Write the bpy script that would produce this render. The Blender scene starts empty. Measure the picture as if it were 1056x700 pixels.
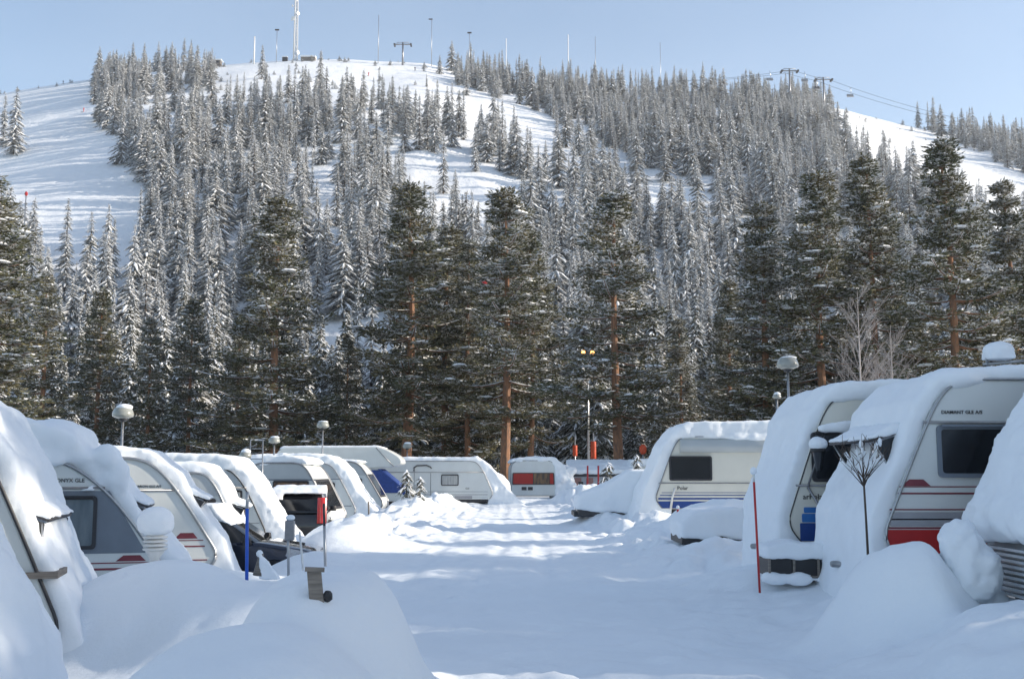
import bpy, bmesh, math, random
import numpy as np
from mathutils import Vector, Matrix
from math import radians as R, sin, cos, pi

scene = bpy.context.scene
col = scene.collection
random.seed(7)
rng = np.random.default_rng(11)

# ------------------------------------------------------------------ camera
EYE = 1.75
FPX = 1132.0
TH = math.atan(135/1132)
cam = bpy.data.cameras.new('camera')
cam.sensor_width = 36; cam.lens = FPX/1056*36; cam.clip_end = 6000; cam.clip_start = .1
camo = bpy.data.objects.new('camera', cam); col.objects.link(camo)
camo.location = (0, 0, EYE); camo.rotation_euler = (pi/2+TH, 0, 0)
scene.camera = camo

def at(u, v, Y):
    xc = (u-528)/FPX; yc = (350-v)/FPX
    s = Y/(cos(TH)-yc*sin(TH))
    return Vector((xc*s, Y, EYE+(sin(TH)+yc*cos(TH))*s))

def project(x, y, z):
    dz = z-EYE
    fw = y*cos(TH)+dz*sin(TH); up = -y*sin(TH)+dz*cos(TH)
    return 528+FPX*x/fw, 350-FPX*up/fw

# ------------------------------------------------------------------ light
SUN_AZ, SUN_EL = R(91), R(20)
world = bpy.data.worlds.new("World"); scene.world = world; world.use_nodes = True
nt = world.node_tree; nt.nodes.clear()
sky = nt.nodes.new('ShaderNodeTexSky'); sky.sky_type = 'NISHITA'; sky.sun_disc = False
sky.sun_elevation = SUN_EL; sky.sun_rotation = SUN_AZ; sky.altitude = 500
sky.air_density = 1.0; sky.dust_density = 1.0; sky.ozone_density = 1.1
tc = nt.nodes.new('ShaderNodeTexCoord')
mp = nt.nodes.new('ShaderNodeMapping'); mp.inputs['Scale'].default_value = (.7, .9, 1.6)
nz = nt.nodes.new('ShaderNodeTexNoise'); nz.inputs['Scale'].default_value = 1.6; nz.inputs['Detail'].default_value = 4
cr = nt.nodes.new('ShaderNodeValToRGB')
cr.color_ramp.elements[0].position = .30; cr.color_ramp.elements[0].color = (0, 0, 0, 1)
cr.color_ramp.elements[1].position = .80; cr.color_ramp.elements[1].color = (.22, .22, .22, 1)
mx = nt.nodes.new('ShaderNodeMixRGB'); mx.inputs['Color2'].default_value = (5.6, 6.2, 7.0, 1)
bg = nt.nodes.new('ShaderNodeBackground'); bg.inputs['Strength'].default_value = 0.115
wo = nt.nodes.new('ShaderNodeOutputWorld')
L_ = nt.links.new
L_(tc.outputs['Generated'], mp.inputs['Vector']); L_(mp.outputs[0], nz.inputs['Vector'])
L_(nz.outputs['Fac'], cr.inputs[0]); L_(cr.outputs[0], mx.inputs['Fac'])
L_(sky.outputs[0], mx.inputs['Color1']); L_(mx.outputs[0], bg.inputs['Color']); L_(bg.outputs[0], wo.inputs[0])

sd = bpy.data.lights.new('sun', 'SUN'); sd.energy = 3.7; sd.angle = R(.6); sd.color = (1, .89, .75)
so = bpy.data.objects.new('sun', sd); col.objects.link(so)
sdir = Vector((sin(SUN_AZ)*cos(SUN_EL), cos(SUN_AZ)*cos(SUN_EL), sin(SUN_EL)))
so.rotation_euler = sdir.to_track_quat('Z', 'Y').to_euler(); so.location = sdir*80

vs = scene.view_settings
vs.view_transform = 'Standard'; vs.look = 'None'; vs.gamma = 1; vs.use_curve_mapping = False
vs.exposure = 0.95

# ------------------------------------------------------------------ materials
def mat(name, color, rough=.6, metal=0, var=0, vscale=8, bump=0, bscale=20, emit=None, spec=.5, coat=0, stretch=None, color2=None, coords='Object'):
    m = bpy.data.materials.new(name); m.use_nodes = True
    n = m.node_tree; b = n.nodes['Principled BSDF']
    b.inputs['Base Color'].default_value = (*color, 1); b.inputs['Roughness'].default_value = rough
    b.inputs['Metallic'].default_value = metal; b.inputs['Specular IOR Level'].default_value = spec
    b.inputs['Coat Weight'].default_value = coat
    t = n.nodes.new('ShaderNodeTexCoord'); src = t.outputs[coords]
    if stretch:
        mpp = n.nodes.new('ShaderNodeMapping'); mpp.inputs['Scale'].default_value = stretch
        n.links.new(src, mpp.inputs[0]); src = mpp.outputs[0]
    if var or color2:
        q = n.nodes.new('ShaderNodeTexNoise'); q.inputs['Scale'].default_value = vscale; q.inputs['Detail'].default_value = 5
        n.links.new(src, q.inputs['Vector'])
        rp = n.nodes.new('ShaderNodeValToRGB')
        rp.color_ramp.elements[0].position = .35; rp.color_ramp.elements[1].position = .65
        c2 = color2 or tuple(c*(1-var) for c in color)
        rp.color_ramp.elements[0].color = (*c2, 1); rp.color_ramp.elements[1].color = (*color, 1)
        n.links.new(q.outputs['Fac'], rp.inputs[0]); n.links.new(rp.outputs[0], b.inputs['Base Color'])
    if bump:
        q = n.nodes.new('ShaderNodeTexNoise'); q.inputs['Scale'].default_value = bscale; q.inputs['Detail'].default_value = 8
        q.inputs['Roughness'].default_value = .66
        n.links.new(src, q.inputs['Vector'])
        bp = n.nodes.new('ShaderNodeBump'); bp.inputs['Strength'].default_value = min(1, bump*4); bp.inputs['Distance'].default_value = bump
        n.links.new(q.outputs['Fac'], bp.inputs['Height']); n.links.new(bp.outputs[0], b.inputs['Normal'])
    if emit:
        b.inputs['Emission Color'].default_value = (*emit[0], 1); b.inputs['Emission Strength'].default_value = emit[1]
    return m

M = {}
M['snow'] = mat('snow', (.84, .875, .905), .75, bump=.05, bscale=5, spec=.25, var=.025, vscale=3)
M['snow_ground'] = mat('snow_ground', (.83, .87, .90), .8, bump=.07, bscale=6, spec=.2, var=.03, vscale=.7)
M['snow_tree'] = mat('snow_on_branches', (.90, .91, .92), .8, spec=.2)
M['snow_hill'] = mat('snow_hill', (.84, .86, .88), .8, bump=.5, bscale=.25, spec=.1, var=.05, vscale=.06)
M['needles'] = mat('spruce_needles', (.075, .08, .055), .8, spec=.2, color2=(.15, .15, .135), vscale=.5)
M['needles_far'] = mat('frosted_needles', (.14, .145, .13), .8, spec=.2, color2=(.42, .43, .44), vscale=.3)
M['pine'] = mat('pine_needles', (.120, .102, .050), .7, spec=.3, color2=(.060, .070, .036), vscale=.7)
M['frost_twig'] = mat('frost_twig', (.42, .38, .36), .8)
M['bark'] = mat('pine_bark', (.30, .15, .08), .85, color2=(.16, .095, .065), vscale=3, stretch=(4, 4, 1), bump=.03, bscale=6)
M['bark_dark'] = mat('spruce_bark', (.10, .075, .06), .9, var=.4, vscale=3, bump=.02, bscale=8)
M['shell'] = mat('caravan_shell', (.66, .68, .66), .35, var=.06, vscale=2, coat=.2)
M['shell_cream'] = mat('cream_shell', (.70, .68, .60), .4, var=.06, vscale=2, coat=.2)
M['shell_grey'] = mat('grey_shell', (.44, .47, .48), .4, var=.06, vscale=2)
M['panel_grey'] = mat('grey_panel', (.17, .20, .24), .4, var=.1, vscale=4)
M['trim'] = mat('trim', (.30, .30, .31), .35, metal=.7, var=.2, vscale=9)
M['trim_dark'] = mat('trim_dark', (.035, .035, .04), .5, var=.2)
M['glass'] = mat('window_glass', (.012, .014, .018), .06, spec=.6, var=.2, vscale=2)
M['glass_light'] = mat('curtained_glass', (.16, .19, .21), .12, spec=.6, color2=(.10, .13, .15), vscale=1.5, stretch=(5, 1, 1))
M['pane_brown'] = mat('brown_curtain_reflection', (.20, .11, .05), .3, color2=(.05, .035, .03), vscale=2, stretch=(4, 1, 1))  # curtained pane with the warm brown window reflection painted into its colour
M['curtain_grey'] = mat('net_curtain', (.45, .46, .44), .4, color2=(.30, .31, .31), vscale=3, stretch=(7, 1, 1))
M['blue'] = mat('blue_decal', (.012, .055, .25), .4, var=.1)
M['blue_light'] = mat('light_blue_decal', (.03, .17, .48), .4, var=.1)
M['maroon'] = mat('maroon_decal', (.20, .035, .05), .4, var=.15)
M['red'] = mat('red_decal', (.45, .02, .02), .4, var=.1)
M['greyd'] = mat('grey_decal', (.35, .35, .37), .4, var=.1)
M['text'] = mat('lettering', (.015, .016, .02), .5, var=.1)
M['metal'] = mat('galvanised_steel', (.42, .43, .44), .35, metal=.8, var=.15)
M['white_plastic'] = mat('white_plastic', (.72, .72, .70), .45, var=.08)
M['black'] = mat('black_plastic', (.02, .02, .022), .5, var=.2, bump=.003, bscale=60)
M['car_blue'] = mat('dark_blue_paint', (.008, .014, .035), .2, metal=.3, coat=1, var=.15)
M['car_black'] = mat('black_paint', (.012, .012, .014), .25, coat=.8, var=.15)
M['lamp_glass'] = mat('headlight_glass', (.50, .52, .55), .1, metal=.4, var=.3, vscale=25)
M['tail_red'] = mat('tail_light_red', (.55, .02, .015), .2, coat=.6, var=.2)
M['pole_blue'] = mat('blue_pole', (.012, .09, .50), .4, var=.15)
M['pole_red'] = mat('red_pole', (.50, .03, .03), .45, var=.2)
M['wood_grey'] = mat('weathered_wood', (.24, .21, .18), .85, var=.4, vscale=6, stretch=(1, 1, 8), bump=.01, bscale=12)
M['orange'] = mat('orange_padding', (.55, .07, .02), .6, var=.15)
M['cover_blue'] = mat('blue_tarpaulin', (.02, .06, .26), .6, var=.25, bump=.03, bscale=6)
M['curtain_red'] = mat('red_curtain', (.45, .03, .02), .6, var=.35, vscale=6, stretch=(8, 1, 1))
M['awning_pink'] = mat('pink_brown_canvas', (.36, .20, .18), .8, var=.2)
M['awning_grey'] = mat('grey_canvas', (.45, .47, .50), .8, var=.15)
M['lamp_glow'] = mat('glowing_lamp', (.9, .4, .1), .5, emit=((1, .42, .10), 3.5))
M['globe'] = mat('frosted_lamp_globe', (.30, .31, .28), .18, coat=.5, var=.15)
M['rubber'] = mat('tyre_rubber', (.02, .02, .02), .8, var=.2)
M['jacket_red'] = mat('red_jacket', (.6, .05, .04), .8, var=.1)
M['jacket_dark'] = mat('dark_jacket', (.04, .04, .06), .8, var=.1)
M['foil'] = mat('ribbed_aluminium', (.55, .58, .60), .4, metal=.2, var=.2, vscale=5)

# ------------------------------------------------------------------ helpers
def tag(o, label=None, cat=None, group=None, kind=None):
    if label: o['label'] = label
    if cat: o['category'] = cat
    if group: o['group'] = group
    if kind: o['kind'] = kind
    return o

def empty(name, loc, rz=0, **k):
    o = bpy.data.objects.new(name, None); col.objects.link(o)
    o.location = loc; o.rotation_euler = (0, 0, rz); o.empty_display_size = .3
    return tag(o, **k)

def link_mesh(name, me, parent=None):
    o = bpy.data.objects.new(name, me); col.objects.link(o)
    if parent: o.parent = parent
    return o

def obj(name, bm, m, parent=None, smooth=False, bevel=0):
    me = bpy.data.meshes.new(name)
    bmesh.ops.recalc_face_normals(bm, faces=bm.faces)
    if smooth:
        for f in bm.faces: f.smooth = True
    bm.to_mesh(me); bm.free()
    for x in (m if isinstance(m, (list, tuple)) else [m]): me.materials.append(x)
    o = link_mesh(name, me, parent)
    if bevel:
        b = o.modifiers.new('bevel', 'BEVEL'); b.width = bevel; b.segments = 2; b.limit_method = 'ANGLE'; b.angle_limit = R(40)
    return o

def copy_tree(o, parent=None):
    c = o.copy(); col.objects.link(c)
    if parent: c.parent = parent
    for ch in o.children: copy_tree(ch, c)
    return c

def nb(): return bmesh.new()

def box(bm, c, s, rot=None, mi=0):
    r = bmesh.ops.create_cube(bm, size=1)
    mt = Matrix.Translation(Vector(c)) @ (rot.to_4x4() if rot else Matrix()) @ Matrix.Diagonal((*s, 1))
    bmesh.ops.transform(bm, matrix=mt, verts=r['verts'])
    for v in r['verts']:
        for f in v.link_faces: f.material_index = mi
    return r['verts']

def bx(x0, x1, y0, y1, z0, z1, bm=None):
    bm = bm or nb()
    box(bm, ((x0+x1)/2, (y0+y1)/2, (z0+z1)/2), (abs(x1-x0), abs(y1-y0), abs(z1-z0)))
    return bm

def tube(bm, a, b, r0, r1=None, n=8):
    a, b = Vector(a), Vector(b); r1 = r0 if r1 is None else r1
    d = (b-a); q = d.to_track_quat('Z', 'Y').to_matrix()
    rings = []
    for p, r in ((a, r0), (b, r1)):
        rings.append([bm.verts.new(p+q@Vector((r*cos(2*pi*i/n), r*sin(2*pi*i/n), 0))) for i in range(n)])
    for i in range(n):
        f = bm.faces.new((rings[0][i], rings[0][(i+1) % n], rings[1][(i+1) % n], rings[1][i])); f.smooth = True
    bm.faces.new(rings[0][::-1]); bm.faces.new(rings[1])
    return bm

def polytube(bm, pts, r, n=6):
    pts = [Vector(p) for p in pts]; rings = []
    for i, p in enumerate(pts):
        d = pts[min(i+1, len(pts)-1)]-pts[max(i-1, 0)]
        q = d.to_track_quat('Z', 'Y').to_matrix()
        rr = r[i] if isinstance(r, (list, tuple)) else r
        rings.append([bm.verts.new(p+q@Vector((rr*cos(2*pi*k/n), rr*sin(2*pi*k/n), 0))) for k in range(n)])
    for a, b in zip(rings, rings[1:]):
        for k in range(n):
            f = bm.faces.new((a[k], a[(k+1) % n], b[(k+1) % n], b[k])); f.smooth = True
    bm.faces.new(rings[0][::-1]); bm.faces.new(rings[-1])
    return bm

def lathe(bm, prof, c=(0, 0, 0), n=20):
    c = Vector(c); rings = []
    for r, z in prof:
        rings.append([bm.verts.new(c+Vector((max(r, .0005)*cos(2*pi*i/n), max(r, .0005)*sin(2*pi*i/n), z))) for i in range(n)])
    for a, b in zip(rings, rings[1:]):
        for i in range(n):
            f = bm.faces.new((a[i], a[(i+1) % n], b[(i+1) % n], b[i])); f.smooth = True
    bm.faces.new(rings[0][::-1]); bm.faces.new(rings[-1])
    return bm

def fillet(pts, rad, n=5):
    out = []
    N = len(pts)
    for i in range(N):
        p = Vector(pts[i]); a = Vector(pts[i-1]); b = Vector(pts[(i+1) % N]); r = rad[i] if isinstance(rad, (list, tuple)) else rad
        if r <= 0: out.append(tuple(p)); continue
        da, db = a-p, b-p
        ra = min(r, da.length*.48); rb = min(r, db.length*.48)
        p0 = p+da.normalized()*ra; p1 = p+db.normalized()*rb
        for k in range(n+1):
            t = k/n
            q = p0*(1-t)**2+p*2*t*(1-t)+p1*t*t
            out.append(tuple(q))
    return out

def prism(bm, poly, y0, y1, mi=0):
    """poly in x,z extruded along y"""
    a = [bm.verts.new((x, y0, z)) for x, z in poly]; b = [bm.verts.new((x, y1, z)) for x, z in poly]
    fs = [bm.faces.new(a), bm.faces.new(b[::-1])]
    for i in range(len(poly)):
        f = bm.faces.new((a[i], b[i], b[(i+1) % len(poly)], a[(i+1) % len(poly)])); f.smooth = True; fs.append(f)
    for f in fs: f.material_index = mi
    return fs

def ell(bm, c, r, sub=2, jit=0):
    v = bmesh.ops.create_icosphere(bm, subdivisions=sub, radius=1)['verts']
    for q in v:
        k = 1+random.uniform(-jit, jit)
        q.co = Vector((c[0]+q.co.x*r[0]*k, c[1]+q.co.y*r[1]*k, c[2]+q.co.z*r[2]*k))
    return v

_tex = {}
def cloud(scale):
    if scale not in _tex:
        t = bpy.data.textures.new('lumps', 'CLOUDS'); t.noise_scale = scale; t.noise_depth = 2; _tex[scale] = t
    return _tex[scale]

def snow_obj(name, bm, parent=None, voxel=.05, smooth=6, disp=.08, dscale=.35, m='snow'):
    bmesh.ops.triangulate(bm, faces=bm.faces)
    o = obj(name, bm, M[m], parent)
    r = o.modifiers.new('remesh', 'REMESH'); r.mode = 'VOXEL'; r.voxel_size = voxel; r.use_smooth_shade = True
    s = o.modifiers.new('smooth', 'SMOOTH'); s.iterations = smooth; s.factor = .5
    if disp:
        d = o.modifiers.new('lumps', 'DISPLACE'); d.texture = cloud(dscale); d.strength = disp; d.mid_level = .5
        d = o.modifiers.new('grain', 'DISPLACE'); d.texture = cloud(dscale*.3); d.strength = disp*.3; d.mid_level = .5
    return o

def lettering(s, size, parent, loc, side, m='text', depth=.004, name='lettering', shear=0):
    cu = bpy.data.curves.new('t', 'FONT'); cu.body = s; cu.size = size; cu.extrude = depth; cu.shear = shear
    cu.align_x = 'LEFT'; cu.resolution_u = 2; cu.offset = size*.006
    o = bpy.data.objects.new('t', cu); col.objects.link(o)
    dg = bpy.context.evaluated_depsgraph_get()
    me = bpy.data.meshes.new_from_object(o.evaluated_get(dg)); bpy.data.objects.remove(o)
    me.materials.clear(); me.materials.append(M[m])
    t = link_mesh(name, me, parent); t.location = loc
    t.rotation_euler = (pi/2, 0, 0 if side < 0 else pi)
    return t

# ------------------------------------------------------------------ noise + terrain
def vnoise(x, y, seed=0):
    xi = np.floor(x).astype(np.int64); yi = np.floor(y).astype(np.int64)
    xf = x-xi; yf = y-yi
    def h(a, b):
        n = (a*374761393+b*668265263+seed*974634777) & 0xffffffff
        n = ((n ^ (n >> 13))*1274126177) & 0xffffffff
        return ((n ^ (n >> 16)) & 0xffff)/65535.0
    u = xf*xf*(3-2*xf); v = yf*yf*(3-2*yf)
    return (h(xi, yi)*(1-u)+h(xi+1, yi)*u)*(1-v)+(h(xi, yi+1)*(1-u)+h(xi+1, yi+1)*u)*v

def fbm(x, y, s, o=4, seed=0):
    t = 0; a = .5
    for i in range(o):
        t = t+a*(vnoise(x*s*2**i+17.3*i, y*s*2**i+9.1*i, seed+i)-.5); a *= .5
    return t

def sstep(a, b, x):
    t = np.clip((x-a)/(b-a), 0, 1); return t*t*(3-2*t)

RIDGE = 460.0
SKYL = [(-900, 190), (-500, 140), (-300, 118), (-100, 106), (0, 97), (40, 90), (80, 84), (140, 76), (200, 69), (260, 65), (300, 62), (360, 61), (440, 65), (480, 73), (560, 88),
        (650, 98), (740, 101), (830, 106), (870, 113), (930, 128), (1000, 143), (1056, 153), (1200, 178), (1400, 200), (1900, 260)]
_hx = np.array([at(u, v, RIDGE).x for u, v in SKYL]); _hz = np.array([at(u, v, RIDGE).z for u, v in SKYL])

BUMPS = [  # cx, cy, rx, ry, h, power, rot
    (-1.40, 8.4, .70, 1.25, 1.0, 4.4, 0),          # right lobe of the big near mound
    (-1.55, 6.3, .95, 1.7, .80, 3.4, 0),           # lobe nearest the camera
    (-2.5, 11.2, 1.2, 1.2, .58, 4, 0),
    (-3.9, 11.9, 1.2, 1.1, .80, 3, 0),          # plateau behind
    (-4.2, 13.2, 1.2, .9, .52, 3, 0),
    (-5.0, 18.6, .9, .8, .35, 2, 0),
    (-4.2, 22.0, .9, 1.2, .25, 2, 0),
    (-4.1, 26.0, 1.2, 1.6, .5, 3, 0),
    (-4.6, 30.0, 1.3, 1.4, .62, 3, 0),
    (-5.0, 33.5, 1.1, 1.6, .35, 2, 0),
    (-4.3, 38.0, 1.3, 1.8, .45, 3, 0),
    (-4.2, 44.5, 1.2, 2.6, .75, 3, 0),
    (-3.4, 50.0, 1.2, 2.0, .5, 3, 0),
    (3.88, 11.35, .70, .62, .80, 3.6, 0),
    (4.9, 9.4, 1.3, 1.2, .20, 3, 0),          # right near mound
    (5.0, 9.8, 1.0, .9, .25, 3, 0),
    (3.4, 15.9, 1.0, 1.2, .22, 3, 0),
    (3.3, 20.3, 1.3, 1.6, .22, 3, 0),
    (4.6, 24.7, 1.3, .9, .60, 3, 0),
    (5.6, 26.8, 2.2, 1.2, .75, 3, 0),
    (3.6, 30.6, 1.2, 1.0, .30, 3, 0),
    (3.1, 35.6, 1.2, 1.6, .35, 3, 0),
    (3.9, 41.0, 1.5, 2.0, .6, 3, 0),
    (4.2, 47.0, 1.5, 2.5, .5, 3, 0),
    (3.6, 57.0, 1.6, 1.6, .8, 3, 0),
    (0.2, 58.6, 2.2, 1.4, .30, 3, 0),
]

def height(x, y):
    x = np.asarray(x, float); y = np.asarray(y, float)
    near = 1-sstep(50, 75, y)
    base = (-.45*(1-sstep(-6.2, -3.2, x))+.28*sstep(2.4, 4.6, x))*near
    s = 0
    for cx, cy, rx, ry, h, p, r in BUMPS:
        d = ((x-cx)/rx)**2+((y-cy)/ry)**2
        s = s+(h*np.exp(-np.minimum(d, 60)**(p/2)))**2.2
    z = base+s**(1/2.2)
    road = np.exp(-(((x-.2-.0*y)/2.6)**4))*near
    off = 1-road
    z = z+fbm(x, y, 1.1, 4, 13)*.22*sstep(1.0, 2.6, x)*near*sstep(7, 9, y)+fbm(x, y, 3.1, 3, 15)*.17*sstep(1.4, 2.8, x)*near*sstep(7, 9, y)+fbm(x, y, .9, 3, 19)*.20*(1-sstep(-1.6, -.6, x))*near+fbm(x, y, 3.2, 4, 23)*.06*(1-sstep(-1.6, -.4, x))*near+fbm(x, y, 1.9, 3, 27)*.24*np.exp(-((x-3.9)/1.3)**4-((y-10.8)/1.4)**4)+fbm(x, y, .35, 4, 3)*.28*off*near+fbm(x, y, .25, 3, 5)*.06
    # chunks thrown up by the plough beside the road
    edge = (np.exp(-((x+3.4)/1.5)**2)*sstep(24, 30, y)+np.exp(-((x-3.3)/1.2)**2)*sstep(14, 24, y))*(1-sstep(60, 66, y))
    z = z+np.abs(fbm(x, y, 1.7, 3, 9))*.9*edge
    near_road = road*sstep(6, 10, y)
    # tyre tracks and ruts along the road
    for k, tx in enumerate((-1.75, -.35, .75, 2.0)):
        wob = fbm(y*0+k*7.7, y, .07, 2, 21)*1.5
        z = z-(.020+.012*(vnoise(x*6, y*7, 71+k)-.5))*np.exp(-(((x-tx-wob)/.15)**4))*near_road*(.35+vnoise(x*0+k, y*.25, 5+k))+.012*np.exp(-(((np.abs(x-tx-wob)-.24)/.08)**2))*near_road*vnoise(x*2, y*.8, 81+k)
    z = z+fbm(x, y*.45, 1.3, 4, 31)*.07*near_road+fbm(x, y, 4.0, 3, 37)*.065*near_road+np.maximum(0, fbm(x, y, 2.2, 3, 77)-.12)*.30*near_road
    # hill
    xx = x*RIDGE/np.clip(y, 300, 600)
    H = np.interp(xx, _hx, _hz)
    t = (y-96)/(RIDGE-96)
    up = np.where(t < 0, 0, np.where(t < .12, t*t/.24, t-.06))/.94
    up = np.where(t > 1, 1-(t-1)*.35, up)
    rough = (fbm(x, y, .02, 4, 41)*9+fbm(x, y, .12, 3, 43)*1.2)*sstep(.1, .3, t)*(1-sstep(.8, 1, t)*.85)
    z = z+np.maximum(up*H, -20)*(t > 0)+rough
    return z

def hz(x, y): return float(height(np.array([x]), np.array([y]))[0])

def seglist(stops):
    out = [stops[0][0]]
    for (a, _), (b, st) in zip(stops, stops[1:]):
        n = max(1, int(round((b-a)/st))); out += list(np.linspace(a, b, n+1)[1:])
    return np.array(out)
ys = seglist([(-400, 0), (-30, 40), (-4, 2), (2, .3), (14, .07), (30, .12), (66, .22), (100, 1.2), (460, 2.2), (480, 2), (700, 12), (3000, 300)])
xs = seglist([(-3000, 0), (-700, 200), (-240, 12), (-60, 3), (-12, .6), (-7, .2), (6, .075), (12, .2), (60, .8), (260, 3), (700, 12), (3000, 200)])

def grid(name, xs, ys, m, **k):
    X, Y = np.meshgrid(xs, ys); Z = height(X, Y)
    v = np.stack([X, Y, Z], -1).reshape(-1, 3)
    nx, ny = len(xs), len(ys)
    i = np.arange((ny-1)*(nx-1)); r = i//(nx-1); c = i % (nx-1); a = r*nx+c
    f = np.stack([a, a+1, a+nx+1, a+nx], -1)
    me = bpy.data.meshes.new(name)
    me.vertices.add(len(v)); me.vertices.foreach_set('co', v.ravel())
    me.loops.add(f.size); me.loops.foreach_set('vertex_index', f.ravel())
    me.polygons.add(len(f)); me.polygons.foreach_set('loop_start', np.arange(len(f))*4)
    me.polygons.foreach_set('use_smooth', np.ones(len(f), bool))
    me.update(calc_edges=True); me.materials.append(m)
    return tag(link_mesh(name, me), **k)
js = int(np.searchsorted(ys, 100))
grid('snow_ground', xs, ys[:js+1], M['snow_ground'], kind='structure')
grid('ski_hill', xs, ys[js:], M['snow_hill'], kind='structure')
# ------------------------------------------------------------------ trees
def quads_mesh(name, parts, mats):
    """parts: list of (array n,4,3 ; material index)"""
    q = np.concatenate([p for p, _ in parts]); mi = np.concatenate([np.full(len(p), i, np.int32) for p, i in parts])
    me = bpy.data.meshes.new(name); n = len(q)
    me.vertices.add(n*4); me.vertices.foreach_set('co', q.astype(np.float32).ravel())
    me.loops.add(n*4); me.loops.foreach_set('vertex_index', np.arange(n*4, dtype=np.int32))
    me.polygons.add(n); me.polygons.foreach_set('loop_start', np.arange(n, dtype=np.int32)*4)
    me.polygons.foreach_set('material_index', mi)
    me.update(calc_edges=True)
    for m in mats: me.materials.append(m)
    return me

def tents(base, d, length, w, droop, r, K=2, dz=0, ws=1.0):
    """drooping tent-shaped blades. base (n,3), d (n,2) unit, length,w,droop (n,)"""
    n = len(base); out = []
    side = np.stack([-d[:, 1], d[:, 0]], -1)
    prev = None
    for k in range(K+1):
        t = k/K
        c = base.copy(); c[:, :2] += d*(length*t)[:, None]
        c[:, 2] += dz-droop*length*t**1.4+r.normal(0, .03, n)*length
        wid = w*ws*(0.35+1.3*t-1.45*t*t)
        l = c.copy(); l[:, :2] += side*wid[:, None]; l[:, 2] -= wid*(.55+r.uniform(-.2, .3, n))
        rr = c.copy(); rr[:, :2] -= side*wid[:, None]; rr[:, 2] -= wid*(.55+r.uniform(-.2, .3, n))
        if prev is not None:
            pl, pc, pr = prev
            out.append(np.stack([pc, c, l, pl], 1)); out.append(np.stack([pc, pr, rr, c], 1))
        prev = (l, c, rr)
    return np.concatenate(out)

def spruce_quads(r, h=12., rad=1.5, nb_=90, sub=3, snow=.75, K=2, ragged=.25):
    t = np.sort(r.uniform(0.06, 1, nb_)**1.0)
    z = h*t
    az = np.arange(nb_)*2.399+r.uniform(-.5, .5, nb_)
    L = rad*(1-t)**.75*(1+r.uniform(-ragged, ragged, nb_))+.12
    L *= (1-.25*(t < .12))
    d = np.stack([np.cos(az), np.sin(az)], -1)
    base = np.stack([np.zeros(nb_), np.zeros(nb_), z], -1)
    droop = r.uniform(.35, .75, nb_)
    g = [tents(base, d, L, L*.17+.05, droop, r, K)]
    s = []
    keep = r.uniform(size=nb_) < snow
    if keep.any(): s.append(tents(base[keep], d[keep], L[keep]*.98, (L*.17+.05)[keep]*r.uniform(.3, .95, keep.sum()), droop[keep], r, K, dz=.07+.004*h))
    for j in range(sub):
        f = r.uniform(.2, .85, nb_)
        b2 = base.copy(); b2[:, :2] += d*(L*f)[:, None]; b2[:, 2] -= droop*L*f**1.4
        a2 = az+np.where(r.uniform(size=nb_) < .5, 1, -1)*r.uniform(.5, 1.1, nb_)
        d2 = np.stack([np.cos(a2), np.sin(a2)], -1); L2 = L*r.uniform(.3, .6, nb_)*(1.1-f)+.1
        w2 = L2*.22+.03; dr2 = r.uniform(.4, 1.0, nb_)
        g.append(tents(b2, d2, L2, w2, dr2, r, max(1, K-1)))
        keep = r.uniform(size=nb_) < snow
        if keep.any(): s.append(tents(b2[keep], d2[keep], L2[keep], w2[keep]*r.uniform(.35, .95, keep.sum()), dr2[keep], r, max(1, K-1), dz=.05+.003*h))
    # leader
    top = np.array([[0, 0, h*.93]]*3); aa = np.array([0, 2.1, 4.2]); 
    g.append(tents(top, np.stack([np.cos(aa), np.sin(aa)], -1), np.full(3, .12*rad), np.full(3, .05*rad), np.full(3, -3.5), r, 1))
    return np.concatenate(g), np.concatenate(s)

def trunk_quads(h, r0, r1=.02, bend=None, n=7, segs=6):
    out = []
    for k in range(segs):
        t0, t1 = k/segs, (k+1)/segs
        def ring(t):
            rr = r0*(1-t)**.8+r1
            c = np.array([bend(t)[0], bend(t)[1], h*t]) if bend else np.array([0, 0, h*t])
            a = np.arange(n)*2*pi/n
            return c+np.stack([rr*np.cos(a), rr*np.sin(a), a*0], -1)
        A, B = ring(t0), ring(t1)
        out.append(np.stack([A, np.roll(A, -1, 0), np.roll(B, -1, 0), B], 1))
    return np.concatenate(out)

def frond(base, dirv, L, w, r, n_seg=1):
    """small flat random leaf quads; base (n,3), dirv (n,3) unit"""
    up = r.normal(size=base.shape); side = np.cross(dirv, up); side /= np.linalg.norm(side, axis=1)[:, None]+1e-9
    tip = base+dirv*L[:, None]; mid = base+dirv*(L*.55)[:, None]
    return np.stack([base, mid+side*w[:, None], tip, mid-side*w[:, None]], 1)

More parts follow.
